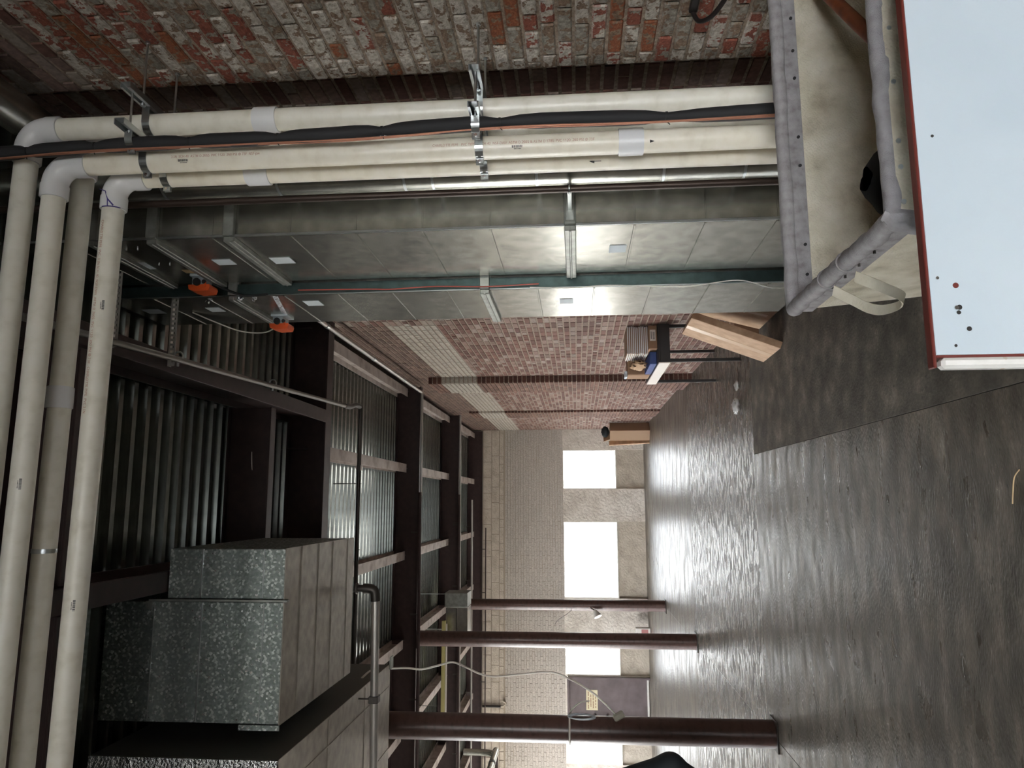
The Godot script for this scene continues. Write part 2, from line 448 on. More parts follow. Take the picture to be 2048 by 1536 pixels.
func build_shell() -> void:
	# floor slabs meet on the column grid, joints recessed
	var fl := struct("floor", "worn grey concrete floor poured in large slabs", "floor")
	var st := sb()
	bx(st, Vector3((XL + XR) / 2, -0.17, (ZB + ZR) / 2), Vector3(XR - XL + 0.6, 0.2, ZR - ZB + 0.6))
	obj("slab_bed", st, M.joint, fl)
	var slabs := [
		[XL, -2.05, ZB - 0.1, -11.65, M.floor_far], [-2.05, XR, ZB - 0.1, -11.65, M.floor_far],
		[XL, -2.05, -11.65, -7.4, M.floor_mid_b], [-2.05, XR, -11.65, -7.4, M.floor_mid],
		[XL, -2.05, -7.4, ZR, M.floor_near], [-2.05, 0.45, -7.4, ZR, M.floor_near], [0.45, XR, -7.4, ZR, M.floor_matte]]
	for s in slabs:
		st = sb()
		var g := 0.003
		bx(st, Vector3((s[0] + s[1]) / 2, -0.035, (s[2] + s[3]) / 2), Vector3(s[1] - s[0] - g, 0.07, s[3] - s[2] - g), 0.0015)
		obj("slab", st, s[4], fl)
	# left wall and the wall behind the camera with its open loading door
	var wl := struct("wall_left", "plain painted masonry side wall of the hall", "wall")
	st = sb()
	var sy0 := 0.9; var sy1 := 3.7
	var side_wins := [-8.6, -11.6, -14.6, -17.6]
	bx(st, Vector3(XL - 0.15, sy0 / 2 - 0.1, (ZB + ZR) / 2), Vector3(0.3, sy0 + 0.2, ZR - ZB + 0.6))
	bx(st, Vector3(XL - 0.15, (sy1 + 4.8) / 2, (ZB + ZR) / 2), Vector3(0.3, 4.8 - sy1, ZR - ZB + 0.6))
	var zz := ZR + 0.3
	for c in side_wins:
		bx(st, Vector3(XL - 0.15, (sy0 + sy1) / 2, (zz + c + 1.2) / 2), Vector3(0.3, sy1 - sy0, zz - c - 1.2)); zz = c - 1.2
	bx(st, Vector3(XL - 0.15, (sy0 + sy1) / 2, (zz + ZB - 0.3) / 2), Vector3(0.3, sy1 - sy0, zz - ZB + 0.3))
	obj("masonry", st, M.plaster, wl)
	for k in 4:
		var sw := struct("window_%d" % (5 + k), "tall side window in the plain masonry wall", "window")
		var fr := sb()
		for e in [-1.18, 0.0, 1.18]: bx(fr, Vector3(XL - 0.1, (sy0 + sy1) / 2, side_wins[k] + e), Vector3(0.06, sy1 - sy0, 0.04))
		for e in [sy0 + 0.02, (sy0 + sy1) / 2, sy1 - 0.02]: bx(fr, Vector3(XL - 0.1, e, side_wins[k]), Vector3(0.058, 0.04, 2.4))
		obj("frame", fr, M.trim_white, sw)
		for a in [-0.59, 0.59]:
			for b in [-0.7, 0.7]:
				var pn := sb(); bx(pn, Vector3(XL - 0.1, (sy0 + sy1) / 2 + b, side_wins[k] + a), Vector3(0.006, 1.36, 1.14)); obj("pane", pn, M.glass, sw)
	var wr := struct("wall_rear", "masonry wall with the open loading doorway", "wall")
	var ox0 := -1.7; var ox1 := -0.1; var oh := 4.0
	st = sb()
	bx(st, Vector3((XL + ox0) / 2, 2.3, ZR + 0.15), Vector3(ox0 - XL, 5.0, 0.3))
	bx(st, Vector3((ox1 + XR + 0.3) / 2, 2.3, ZR + 0.15), Vector3(XR + 0.3 - ox1, 5.0, 0.3))
	bx(st, Vector3((ox0 + ox1) / 2, (oh + 4.8) / 2, ZR + 0.15), Vector3(ox1 - ox0, 4.8 - oh, 0.3))
	obj("masonry", st, M.plaster, wr)
	var gd := struct("ground_outside", "dark asphalt yard outside the loading doorway", "ground")
	st = sb(); bx(st, Vector3(-2, -0.17, ZR + 20.3), Vector3(50, 0.2, 40)); obj("asphalt", st, mat(rgb(96, 96, 94), 0.9), gd)
	# corrugated steel roof deck, ribs across the hall
	var dk := struct("ceiling", "ribbed galvanised steel roof deck", "ceiling")
	st = sb()
	var p := 0.152; var z := ZR
	while z > ZB - 0.2:
		var prof := [[0.0, 0.0], [0.044, 0.0], [0.058, 0.040], [0.138, 0.040], [p, 0.0]]
		for i in 4:
			var a := Vector3(XL, DECK + prof[i][1], z - prof[i][0]); var b := Vector3(XL, DECK + prof[i + 1][1], z - prof[i + 1][0])
			var dx := Vector3(XR + 0.2 - XL, 0, 0)
			quad(st, a, b, b + dx, a + dx, poly_n(a, b, b + dx, Vector3.DOWN))
		z -= p
	obj("deck_sheet", st, M.deck, dk)
	st = sb(); bx(st, Vector3((XL + XR) / 2, DECK + 0.16, (ZB + ZR) / 2), Vector3(XR - XL + 0.7, 0.2, ZR - ZB + 0.7)); obj("roofing", st, M.joint, dk)

func face_brick(st: SurfaceTool, c: Vector3, s: Vector3, col: Color, ax: int, k := 0.004) -> void:
	# five-sided brick, open at the back; ax 0 faces -X, ax 2 faces +Z
	st.set_color(col)
	var h := s * 0.5
	var q: Array[Vector3] = []; var r: Array[Vector3] = []
	for e in [[-1.0, -1.0], [1.0, -1.0], [1.0, 1.0], [-1.0, 1.0]]:
		if ax == 0:
			q.append(c + Vector3(-h.x, e[0] * (h.y - k), e[1] * (h.z - k))); r.append(c + Vector3(h.x, e[0] * h.y, e[1] * h.z))
		else:
			q.append(c + Vector3(e[0] * (h.x - k), e[1] * (h.y - k), h.z)); r.append(c + Vector3(e[0] * h.x, e[1] * h.y, -h.z))
	var n := Vector3(-1, 0, 0) if ax == 0 else Vector3(0, 0, 1)
	quad(st, q[0], q[1], q[2], q[3], n)
	for i in 4:
		var j := (i + 1) % 4
		quad(st, q[i], q[j], r[j], r[i], poly_n(q[i], q[j], r[j], (q[i] + q[j]) * 0.5 - c))

func brick_shape(len_: float, sd: int) -> ArrayMesh:
	# one worn brick, its front towards -X
	var r := RandomNumberGenerator.new(); r.seed = sd
	var st := sb()
	bx(st, Vector3.ZERO, Vector3(0.05, 0.0565 + r.randf_range(-0.002, 0.002), len_ + r.randf_range(-0.004, 0.002)), 0.006, Basis(Vector3.RIGHT, r.randf_range(-0.012, 0.012)))
	return st.commit()

const RECESS := 0.13      # the wall steps back behind the pipes and shafts

func build_right_wall() -> void:
	var w := struct("wall_right", "long brick wall, flaking white paint over red brick", "wall")
	var st := sb()
	bx(st, Vector3(XR + 0.156, 2.3, (-3.0 + ZR + 0.3) / 2), Vector3(0.3, 5.0, ZR + 0.3 + 3.0)); obj("mortar_bed", st, M.mortar, w)
	st = sb(); bx(st, Vector3(XR + 0.156 + RECESS, 2.3, (-3.0 - 5.2) / 2), Vector3(0.3, 5.0, 2.2)); obj("mortar_bed", st, M.mortar, w)
	st = sb(); bx(st, Vector3(XR + 0.156, 2.3, (-5.2 + ZB - 0.3) / 2), Vector3(0.3, 5.0, -5.2 - ZB + 0.3)); obj("mortar_bed", st, M.wall_mortar, w)
	var shapes_s: Array = []; var shapes_h: Array = []
	for i in 4:
		shapes_s.append(brick_shape(0.203, 100 + i)); shapes_h.append(brick_shape(0.097, 200 + i))
	var rest := sb(); var far := sb()
	var pitch := 0.0675
	var row := 0
	var y := 0.034
	while y < DECK + 0.05:
		var header := row % 6 == 3
		var L := 0.107 if header else 0.213
		var z := ZR - (0.1 if row % 2 == 0 else 0.0) - rng.randf_range(0, 0.02)
		while z > ZB + 0.02:
			var len_now := L
			if z > -2.97 and z - L < -3.0: len_now = z + 3.0
			if z > -3.0 and z - L > -3.03 and z - L < -2.97: len_now = z + 3.0
			var zc := z - len_now * 0.5
			var near := zc < -2.36 and zc > -3.22 and y > 0.8 and y < 3.86
			if near:
				var o := MeshInstance3D.new(); o.name = "brick"
				o.mesh = (shapes_h if header else shapes_s)[rng.randi() % 4]
				if len_now != L: o.scale = Vector3(1, 1, (len_now - 0.01) / (L - 0.01))
				o.position = Vector3(XR + 0.025 + (RECESS if zc < -3.0 else 0.0) - rng.randf_range(0.0, 0.006), y, zc)
				o.rotation = Vector3(0, rng.randf_range(-0.012, 0.012), 0)
				var t := rng.randf()
				var red_share := clampf(0.22 + (y - 3.1) * 1.2, 0.2, 0.9)
				if t < red_share * 0.5: o.material_override = M.brick_red
				elif t < red_share * 0.72: o.material_override = M.brick_orange
				elif t < red_share: o.material_override = M.brick_half
				elif t < red_share + (1 - red_share) * 0.62: o.material_override = M.brick_paint
				else: o.material_override = M.brick_grey
				w.add_child(o, true)
			else:
				var c := Color(0.21, 0.105, 0.08) * rng.randf_range(0.75, 1.25)
				var q := rng.randf()
				if q < 0.3: c = Color(0.30, 0.20, 0.165) * rng.randf_range(0.8, 1.2)
				elif q < 0.42: c = Color(0.40, 0.31, 0.265) * rng.randf_range(0.8, 1.1)
				var band := y > 3.205 and y < 3.71 and zc < -7.62
				if band: c = Color(0.52, 0.47, 0.40) * rng.randf_range(0.92, 1.05)
				elif y > 3.71 and zc < -7.62: c = Color(0.19, 0.12, 0.095) * rng.randf_range(0.75, 1.25)
				elif zc > -7.62 and y > 2.9 and q > 0.7: c = Color(0.4, 0.34, 0.28)
				c.a = 1.0
				face_brick(far if zc < -5.2 else rest, Vector3(XR + 0.02 + (RECESS if zc < -3.0 and zc > -5.2 else 0.0) - rng.randf_range(0, 0.003), y, zc), Vector3(0.04, 0.057, len_now - 0.011), c, 0)
			z -= len_now
		y += pitch; row += 1
	obj("brickwork", far, M.brick_far, w).set_meta("kind", "stuff")
	obj("brickwork", rest, M.brick_far, w).set_meta("kind", "stuff")
	# two shallow brick piers under the roof beams
	for e in [[-11.0, -11.95, 0.11], [-15.3, -16.2, 0.05]]:
		var pier := sb(); var bed := sb()
		bx(bed, Vector3(XR - e[2] * 0.5 + 0.012, 1.95, (e[0] + e[1]) * 0.5), Vector3(e[2] - 0.012, 3.9, e[0] - e[1] - 0.012))
		y = 0.034; row = 0
		while y < 3.9:
			var white := y > 3.205 and y < 3.74
			for s in 2:
				var zz: float = e[0]
				var n := 4 if row % 2 == 0 else 5
				var L2: float = (e[0] - e[1]) / n
				if s == 0:
					for i in n:
						var c := Color(0.22, 0.12, 0.09) * rng.randf_range(0.75, 1.3)
						if white: c = Color(0.54, 0.49, 0.42)
						c.a = 1.0
						face_brick(pier, Vector3(XR - e[2] + 0.008, y, zz - L2 * (i + 0.5)), Vector3(0.016, 0.057, L2 - 0.011), c, 0)
				else:
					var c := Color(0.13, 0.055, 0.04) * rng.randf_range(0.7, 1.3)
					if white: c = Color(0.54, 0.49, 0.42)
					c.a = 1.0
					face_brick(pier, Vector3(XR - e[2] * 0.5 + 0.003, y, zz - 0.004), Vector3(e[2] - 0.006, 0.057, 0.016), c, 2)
			y += pitch; row += 1
		obj("pier_bed", bed, M.wall_mortar, w)
		obj("pier_brickwork", pier, M.brick_far, w).set_meta("kind", "stuff")

const WINS := [[0.33, 1.33], [-2.38, -0.49], [-4.22, -3.24], [-6.27, -5.45]]
const WY0 := 0.70
const WY1 := 2.07

func build_back_wall() -> void:
	var w := struct("wall_back", "painted masonry wall pierced by glass block windows", "wall")
	var st := sb()
	# openings between piers
	var cuts := [[0.33, 1.33, WY1], [-2.38, -0.49, WY1], [-4.22, -3.24, WY1], [-5.30, -4.25, 2.02], [-6.27, -5.45, WY1]]
	var x := XR + 0.3
	for c in cuts:
		if x - c[1] > 0.001:
			bx(st, Vector3((x + c[1]) * 0.5, WY1 * 0.5, ZB - 0.2), Vector3(x - c[1], WY1, 0.4))
		x = c[0]
	bx(st, Vector3((x + XL - 0.3) * 0.5, WY1 * 0.5, ZB - 0.2), Vector3(x - XL + 0.3, WY1, 0.4))
	bx(st, Vector3(-4.775, 2.045, ZB - 0.2), Vector3(1.05, 0.05, 0.4))
	obj("plaster", st, M.plaster, w)
	st = sb()
	bx(st, Vector3((XL + XR) / 2, (WY1 + 4.8) / 2, ZB - 0.212), Vector3(XR - XL + 0.6, 4.8 - WY1, 0.4)); obj("mortar_bed", st, M.mortar_dark, w)
	st = sb()
	for i in 4:
		bx(st, Vector3((WINS[i][0] + WINS[i][1]) / 2, WY0 / 2, ZB - 0.25), Vector3(WINS[i][1] - WINS[i][0], WY0, 0.4))
	obj("infill_panel", st, M.plaster_panel, w)
	# painted brick above the window heads
	var br := sb()
	var y := WY1 + 0.034; var row := 0
	while y < 3.58:
		var bxx := XR + (0.1065 if row % 2 == 0 else 0.0)
		while bxx > XL:
			var tone := rng.randf_range(0.95, 1.04)
			var gap := 0.010 if rng.randf() < 0.16 else 0.001
			face_brick(br, Vector3(bxx - 0.106, y, ZB - 0.006 + rng.randf_range(-0.002, 0.002)), Vector3(0.213 - gap, 0.0675 - (0.011 if rng.randf() < 0.16 else 0.001), 0.024), Color(0.60, 0.535, 0.47) * tone, 2, 0.001)
			bxx -= 0.213
		y += 0.0675; row += 1
	var painted := obj("painted_brickwork", br, M.brick_far, w); painted.set_meta("kind", "stuff")
	var rows := [[3.585, 3.70, 0.2], [3.705, 3.90, 0.4], [3.905, 4.12, 0.4], [4.125, 4.5, 0.8]]
	for r in rows:
		var cx := XR - rng.randf_range(0.0, 0.3)
		var first := true
		while cx > -7.4:
			var L: float = r[2] * (1.0 if rng.randf() < 0.7 else 2.0)
			st = sb()
			var x1 := XR if first else cx
			first = false
			bx(st, Vector3((x1 + cx - L) * 0.5, (r[0] + r[1]) * 0.5, ZB - 0.015), Vector3(x1 - cx + L - 0.012, r[1] - r[0] - 0.008, 0.05), 0.004)
			obj("block", st, M.block, w)
			cx -= L
	for i in 4: glass_window(i)
	# door with a painted steel frame
	var d := struct("door_1", "dull maroon steel door in the window wall", "door")
	st = sb(); bx(st, Vector3(-4.775, 1.0, ZB - 0.06), Vector3(0.95, 1.96, 0.05), 0.004); obj("leaf", st, M.door, d)
	st = sb()
	bx(st, Vector3(-4.275, 1.0, ZB - 0.02), Vector3(0.05, 2.02, 0.14), 0.004); bx(st, Vector3(-5.275, 1.0, ZB - 0.02), Vector3(0.05, 2.02, 0.14), 0.004)
	bx(st, Vector3(-4.775, 1.99, ZB - 0.02), Vector3(0.95, 0.05, 0.14), 0.004); obj("frame", st, M.door, d)
	for e in [1.35, 1.05]:
		st = sb(); tube(st, [Vector3(-5.17, e, ZB - 0.035), Vector3(-5.17, e, ZB - 0.01), Vector3(-5.17, e, ZB + 0.02), Vector3(-5.17, e, ZB + 0.03)], [0.03, 0.018, 0.035, 0.02], 14); obj("knob" if e < 1.2 else "deadbolt", st, M.chrome, d)
	for e in [0.25, 1.0, 1.75]:
		st = sb(); rod(st, Vector3(-4.305, e - 0.06, ZB - 0.03), Vector3(-4.305, e + 0.06, ZB - 0.03), 0.012, 8); obj("hinge", st, M.chrome, d)
	st = sb(); bx(st, Vector3(-4.775, 0.05, ZB - 0.03), Vector3(0.93, 0.05, 0.012), 0.002); obj("weather_strip", st, M.conduit, d)
	# sheet behind the door closes the opening
	st = sb(); bx(st, Vector3(-4.775, 1.0, ZB - 0.25), Vector3(1.05, 2.02, 0.3)); obj("backing", st, M.plaster, d)

func glass_window(i: int) -> void:
	var x0: float = WINS[i][0]; var x1: float = WINS[i][1]
	var lab: String = ["narrow glass block window beside the brick side wall", "wide glass block window, the broadest of the row", "narrow glass block window next to the maroon door", "narrow glass block window past the maroon door"][i]
	var w := struct("window_%d" % (i + 1), lab, "window")
	var st := sb()
	var zz := ZB - 0.06
	bx(st, Vector3(x0 + 0.012, (WY0 + WY1) / 2, zz), Vector3(0.024, WY1 - WY0, 0.12)); bx(st, Vector3(x1 - 0.012, (WY0 + WY1) / 2, zz), Vector3(0.024, WY1 - WY0, 0.12))
	bx(st, Vector3((x0 + x1) / 2, WY1 - 0.012, zz), Vector3(x1 - x0 - 0.048, 0.024, 0.12)); bx(st, Vector3((x0 + x1) / 2, WY0 + 0.012, zz), Vector3(x1 - x0 - 0.048, 0.024, 0.12))
	obj("frame", st, M.trim_white, w)
	var nx := int(round((x1 - x0 - 0.05) / 0.2)); var ny := 7
	var px := (x1 - x0 - 0.048) / nx; var py := (WY1 - WY0 - 0.048) / ny
	st = sb()
	for k in range(1, nx): bx(st, Vector3(x0 + 0.024 + k * px, (WY0 + WY1) / 2, ZB - 0.1), Vector3(0.011, WY1 - WY0 - 0.05, 0.03))
	for k in range(1, ny): bx(st, Vector3((x0 + x1) / 2, WY0 + 0.024 + k * py, ZB - 0.1), Vector3(x1 - x0 - 0.05, 0.011, 0.029))
	obj("grout", st, M.trim_white, w)
	st = sb(); bx(st, Vector3.ZERO, Vector3(px - 0.009, py - 0.009, 0.07), 0.01)
	var m := st.commit()
	for a in nx:
		for b in ny:
			var o := MeshInstance3D.new(); o.name = "glass_block"; o.mesh = m; o.material_override = M.glass_block
			o.position = Vector3(x0 + 0.024 + (a + 0.5) * px, WY0 + 0.024 + (b + 0.5) * py, ZB - 0.1)
			w.add_child(o, true)

func build_ceiling_steel() -> void:
	var tr: Array = [[-7.17, "first column"], [-11.58, "middle column"], [-15.5, "column by the window wall"]]
	for e in tr:
		var b := thing("roof_beam", "maroon steel roof beam carried by the %s" % e[1], "beam", Vector3.ZERO, "main roof beams")
		var st := sb(); ibeam(st, Vector3(XL, 4.13, e[0]), Vector3(XR - 0.06, 4.13, e[0]), 0.385, 0.17); obj("section", st, M.maroon, b)
		for xx in [1.73, 0.52, -0.8, -2.05, -3.4, -4.7]:
			st = sb(); bx(st, Vector3(xx, 4.42, e[0]), Vector3(0.012, 0.18, 0.155)); obj("stiffener", st, M.maroon, b)
	var wb := thing("roof_beam", "maroon steel beam lying along the top of the window wall", "beam", Vector3.ZERO, "main roof beams")
	var st2 := sb(); ibeam(st2, Vector3(XL, 4.13, ZB + 0.12), Vector3(XR - 0.04, 4.13, ZB + 0.12), 0.385, 0.14); obj("section", st2, M.maroon, wb)
	# joists between the beams
	var bays := [[-7.26, -11.49, "over the first bay past the ducts"], [-11.67, -15.41, "over the middle bay"], [-15.59, -19.25, "over the bay by the windows"]]
	for bay in bays:
		var order := ["beside the brick wall", "second from the brick wall", "third from the brick wall", "on the column line", "first past the column line", "second past the column line", "third past the column line"]
		var k := 0
		for xx in [1.70, 0.52, -0.8, -2.10, -3.4, -4.7, -6.0]:
			var j := thing("roof_joist", "pale steel joist %s, %s" % [order[k], bay[2]], "joist", Vector3.ZERO, "roof joists " + bay[2])
			k += 1
			var st := sb(); ibeam(st, Vector3(xx, 4.33, bay[0]), Vector3(xx, 4.33, bay[1]), 0.18, 0.13, 0.01, 0.008); obj("section", st, M.joist_pale, j)
	# framed opening over the near bay
	for e in [[0.83, "maroon steel joist above the sprinkler pipe"], [-0.46, "maroon steel joist over the spangled duct"]]:
		var j := thing("roof_joist", e[1], "joist")
		var st := sb(); ibeam(st, Vector3(e[0], 4.12, 1.5), Vector3(e[0], 4.12, -7.07), 0.38, 0.12); obj("section", st, M.maroon, j)
	for e in [[-5.85, "maroon header beam with chipped paint near the first column"], [-3.5, "maroon header beam above the plastic pipes"]]:
		var j := thing("header_beam", e[1], "beam")
		var st := sb(); ibeam(st, Vector3(-0.39, 4.14, e[0]), Vector3(0.76, 4.14, e[0]), 0.36, 0.1); obj("section", st, M.maroon, j)
		if e[0] < -5.0:
			st = sb()
			var pl := PackedVector2Array()
			for k in 12: pl.append(Vector2(cos(TAU * k / 12.0) * 0.012, sin(TAU * k / 12.0) * 0.075))
			extrude(st, pl, Basis(Vector3(0, 0, 1), Vector3(0, 1, 0), Vector3(1, 0, 0)) * Basis(Vector3.RIGHT, 1.5), Vector3(0.33, 4.3, e[0] + 0.008), 0.003)
			obj("paint_chip", st, M.trim_white, j)
		if e[0] > -5.0:
			st = sb(); ibeam(st, Vector3(-4.0, 4.14, e[0]), Vector3(-0.53, 4.14, e[0]), 0.36, 0.1); obj("section", st, M.maroon, j)

func build_columns() -> void:
	for e in [[-2.02, -7.17, 0.117, "round maroon steel column with a white cable tied round it"], [-2.02, -11.58, 0.112, "round maroon steel column standing on the middle slab joint"], [-2.03, -15.5, 0.108, "round maroon steel column standing closest to the window wall"]]:
		var c := thing("steel_column", e[3], "column", Vector3(e[0], 0, e[1]), "round steel columns")
		var st := sb(); tube(st, [Vector3(0, 0.012, 0), Vector3(0, 0.02, 0), Vector3(0, 4.11, 0)], e[2], 28); obj("shaft", st, M.column, c)
		st = sb(); bx(st, Vector3(0, 0.006, 0), Vector3(0.26, 0.012, 0.26), 0.002); obj("base_plate", st, M.steel_dark, c)
		st = sb(); bx(st, Vector3(0, 4.119, 0), Vector3(0.26, 0.018, 0.22), 0.002); obj("cap_plate", st, M.maroon, c)

# ------------------------------------------------------------------ pipes on the near wall
const PR := 0.0445

func fitting_ring(c: Vector3, d: Vector3, L: float, r: float) -> SurfaceTool:
	var st := sb()
	tube(st, [c - d * L * 0.5, c - d * (L * 0.5 - 0.003), c + d * (L * 0.5 - 0.003), c + d * L * 0.5], [r - 0.003, r, r, r - 0.003], 26)
	return st

func pipe_text(s: String, pos: Vector3, bs: Basis, h: float, m: Material, parent: Node3D) -> void:
	var t := TextMesh.new()
	var f := SystemFont.new(); f.font_names = PackedStringArray(["Droid Sans"])
	t.font = f; t.text = s; t.font_size = 16; t.pixel_size = h / 12.0; t.depth = 0.0006; t.curve_step = 3.0
	t.horizontal_alignment = HORIZONTAL_ALIGNMENT_LEFT
	var o := obj("print", t, m, parent)
	o.transform = Transform3D(bs, pos)

func barcode(pos: Vector3, bs: Basis, parent: Node3D) -> void:
	var st := sb()
	var r := RandomNumberGenerator.new(); r.seed = 9
	var x := 0.0
	while x < 0.042:
		var w := r.randf_range(0.0012, 0.003)
		bx(st, pos + bs * Vector3(x, 0, 0), Vector3(w, 0.009, 0.0008), 0.0, bs)
		x += w + r.randf_range(0.001, 0.002)
	for k in 6: bx(st, pos + bs * Vector3(0.008 + k * 0.005, -0.0085, 0), Vector3(0.003, 0.003, 0.0008), 0.0, bs)
	obj("barcode", st, M.ink_black, parent)

func pvc_line(label: String, vx: float, vz: float, top: float, warm: bool) -> Node3D:
	var t := thing("plastic_pipe", label, "pipe", Vector3(vx, 0, vz), "plastic drain pipes")
	var m: Material = M.pvc_warm if warm else M.pvc
	var R := 0.085                      # bend of the elbow
	var st := sb(); tube(st, [Vector3(0, 0.02, 0), Vector3(0, top - R, 0)], PR, 30); obj("riser", st, m, t)
	st = sb(); tube(st, [Vector3(-R, top, 0), Vector3(-5.2, top + 0.06, 0)], PR, 30); obj("ceiling_run", st, M.pvc, t)
	st = sb(); tube(st, arc(Vector3(-R, top - R, 0), Vector3.RIGHT, Vector3.UP, R, -0.02, PI / 2 + 0.02, 12), 0.0505, 30)
	var el := obj("elbow", st, M.fitting, t)
	obj("socket", fitting_ring(Vector3(0, top - R - 0.028, 0), Vector3.UP, 0.058, 0.0535), M.fitting, el)
	obj("socket", fitting_ring(Vector3(-R - 0.028, top, 0), Vector3.RIGHT, 0.058, 0.0535), M.fitting, el)
	return t

func build_pvc() -> void:
	# text runs down the riser and faces into the room
	var down := Basis(Vector3(0, -1, 0), Vector3(1, 0, 0), Vector3(0, 0, 1))
	var p1 := pvc_line("plastic pipe nearest the brick, alone on its strut", 1.53, -2.74, 3.95, false)
	obj("coupling", fitting_ring(Vector3(0, 2.93, 0), Vector3.UP, 0.095, 0.052), M.fitting, p1)
	var p1b := pvc_line("plastic pipe half hidden behind the one by the brick", 1.53, -2.905, 3.815, false)
	obj("coupling", fitting_ring(Vector3(-1.1, 3.83, 0), Vector3.RIGHT, 0.09, 0.052), M.fitting, p1b)
	var p2 := pvc_line("cream plastic pipe printed along its length, beside black foam line", 1.37, -2.74, 3.815, true)
	obj("coupling", fitting_ring(Vector3(0, 1.475, 0), Vector3.UP, 0.095, 0.052), M.fitting, p2)
	var p3 := pvc_line("cream plastic pipe beside the steel ducts with purple primer", 1.375, -2.89, 3.655, true)
	obj("coupling", fitting_ring(Vector3(0, 3.02, 0), Vector3.UP, 0.1, 0.052), M.fitting, p3)
	# print on the risers, on the side that faces the room
	var on := func(a: float) -> Array:
		var n := Vector3(sin(a), 0, cos(a))
		return [n * (PR + 0.0003), Basis(Vector3(0, -1, 0), Vector3(cos(a), 0, -sin(a)), n)]
	var q: Array = on.call(-0.08)
	pipe_text("CHARLOTTE PIPE   PVC TYPE 1  SCH 40  NSF-DWV  ASTM D 2665 & ASTM D 1785  PVC 1120  260 PSI @ 73F", Vector3(0, 2.24, 0) + q[0], q[1], 0.010, M.ink_red, p2)
	pipe_text("3 IN  SCH 40  ASTM D 2665  PVC 1120  260 PSI @ 73F  NSF-pw", Vector3(0, 3.3, 0) + q[0], q[1], 0.010, M.ink_red, p2)
	q = on.call(-0.42)
	barcode(Vector3(0, 1.93, 0) + q[0], q[1], p2)
	barcode(Vector3(0, 3.27, 0) + q[0], q[1], p2)
	var am := sb()
	extrude(am, PackedVector2Array([Vector2(-0.012, 0), Vector2(0.008, 0.008), Vector2(0.008, -0.008)]), down, Vector3(-0.024, 1.62, PR - 0.009), 0.003)
	bx(am, Vector3(-0.024, 1.60, PR - 0.007), Vector3(0.002, 0.03, 0.002)); obj("arrow_mark", am, M.ink_black, p3)
	am = sb(); extrude(am, PackedVector2Array([Vector2(0.01, 0), Vector2(-0.006, 0.006), Vector2(-0.006, -0.006)]), down, Vector3(-0.02, 1.40, PR - 0.0055), 0.003); obj("arrow_mark", am, M.ink_black, p2)
	# purple primer run on the corner of the outer elbow
	am = sb()
	tube(am, [Vector3(-0.06, 3.70, 0.036), Vector3(-0.075, 3.665, 0.0505), Vector3(-0.112, 3.65, 0.0535), Vector3(-0.141, 3.648, 0.0535)], 0.0022, 6)
	tube(am, arc(Vector3(-0.1425, 3.655, 0), Vector3(0, 0, 1), Vector3(0, -1, 0), 0.0515, -0.4, 1.1, 10), 0.0025, 6)
	tube(am, [Vector3(-0.112, 3.65, 0.0535), Vector3(-0.130, 3.634, 0.0505), Vector3(-0.139, 3.626, 0.0485)], 0.003, 6)
	obj("primer_stain", am, M.ink_purple, p3)
	# print along the ceiling runs, on their upper front
	for e in [[p3, 3.655, M.ink_red, "CHARLOTTE PIPE  PVC  3 IN SCH 40  NSF-DWV  ASTM D 2665  PVC 1120  260 PSI @ 73F   CHARLOTTE PIPE  PVC 3 IN"]]:
		var nn := Vector3(0, 0.30, 0.95).normalized()
		var bt := Basis(Vector3(-1, 0.0117, 0).normalized(), nn.cross(Vector3(-1, 0.0117, 0)).normalized(), nn)
		pipe_text(e[3], Vector3(-0.2, e[1] + 0.001, 0) + nn * (PR + 0.0003), bt, 0.012, e[2], e[0])
	for e in [[p3, 3.655, -0.55], [p3, 3.655, -1.75], [p2, 3.815, -1.28]]:
		var bn := Vector3(0, -0.5, 0.866)
		barcode(Vector3(e[2], e[1] - e[2] * 0.0117, 0) + bn * (PR + 0.0003), Basis(Vector3(-1, 0, 0), Vector3(0, -0.866, -0.5), bn), e[0])
	obj("clip_band", fitting_ring(Vector3(-1.72, 3.835, 0), Vector3.RIGHT, 0.02, 0.0465), M.zinc, p1b)
	# black foam refrigerant line with its bare copper mate
	var ls := thing("insulated_line", "black foam-wrapped refrigerant line with bare copper tube", "pipe", Vector3(1.405, 0, -2.625))
	var ties := [3.86, 3.58, 3.19, 2.83, 2.42, 1.97, 1.35]
	var seg_top := 4.05
	for i in ties.size() + 1:
		var lo: float = ties[i] if i < ties.size() else 0.3
		var st := sb()
		var pts := []; var rr := []
		for k in 9:
			var f := k / 8.0
			var yy := lerpf(seg_top, lo, f)
			pts.append(Vector3(0.006 * sin(yy * 4.1) - (yy - 2.0) * 0.013, yy, 0.006 * cos(yy * 2.7)))
			rr.append(0.0285 - (0.013 if k == 0 or k == 8 else (0.003 if k == 1 or k == 7 else 0.0)))
		tube(st, pts, rr, 18); obj("foam_sleeve", st, M.foam, ls)
		if i < ties.size():
			st = sb(); tube(st, [pts[8] + Vector3(0, 0.004, 0), pts[8] - Vector3(0, 0.004, 0)], 0.019, 14); obj("tie", st, M.rubber, ls)
			st = sb(); rod(st, pts[8] + Vector3(-0.022, 0, 0.004), pts[8] + Vector3(-0.036, -0.01, 0.01), 0.0018, 6); obj("tie_tail", st, M.rubber, ls)
		seg_top = lo
	for e in [[-0.027, 0.0], [-0.026, -0.010]]:
		var st := sb(); var pts := []
		for k in 60:
			var yy := lerpf(4.3, 0.3, k / 59.0)
			pts.append(Vector3(e[0] + 0.006 * sin(yy * 4.1) - (yy - 2.0) * 0.013 + 0.002 * sin(yy * 7.3 + e[1] * 100.0), yy, e[1] + 0.014))
		tube(st, pts, 0.0035, 8); obj("copper_tube", st, M.copper, ls)

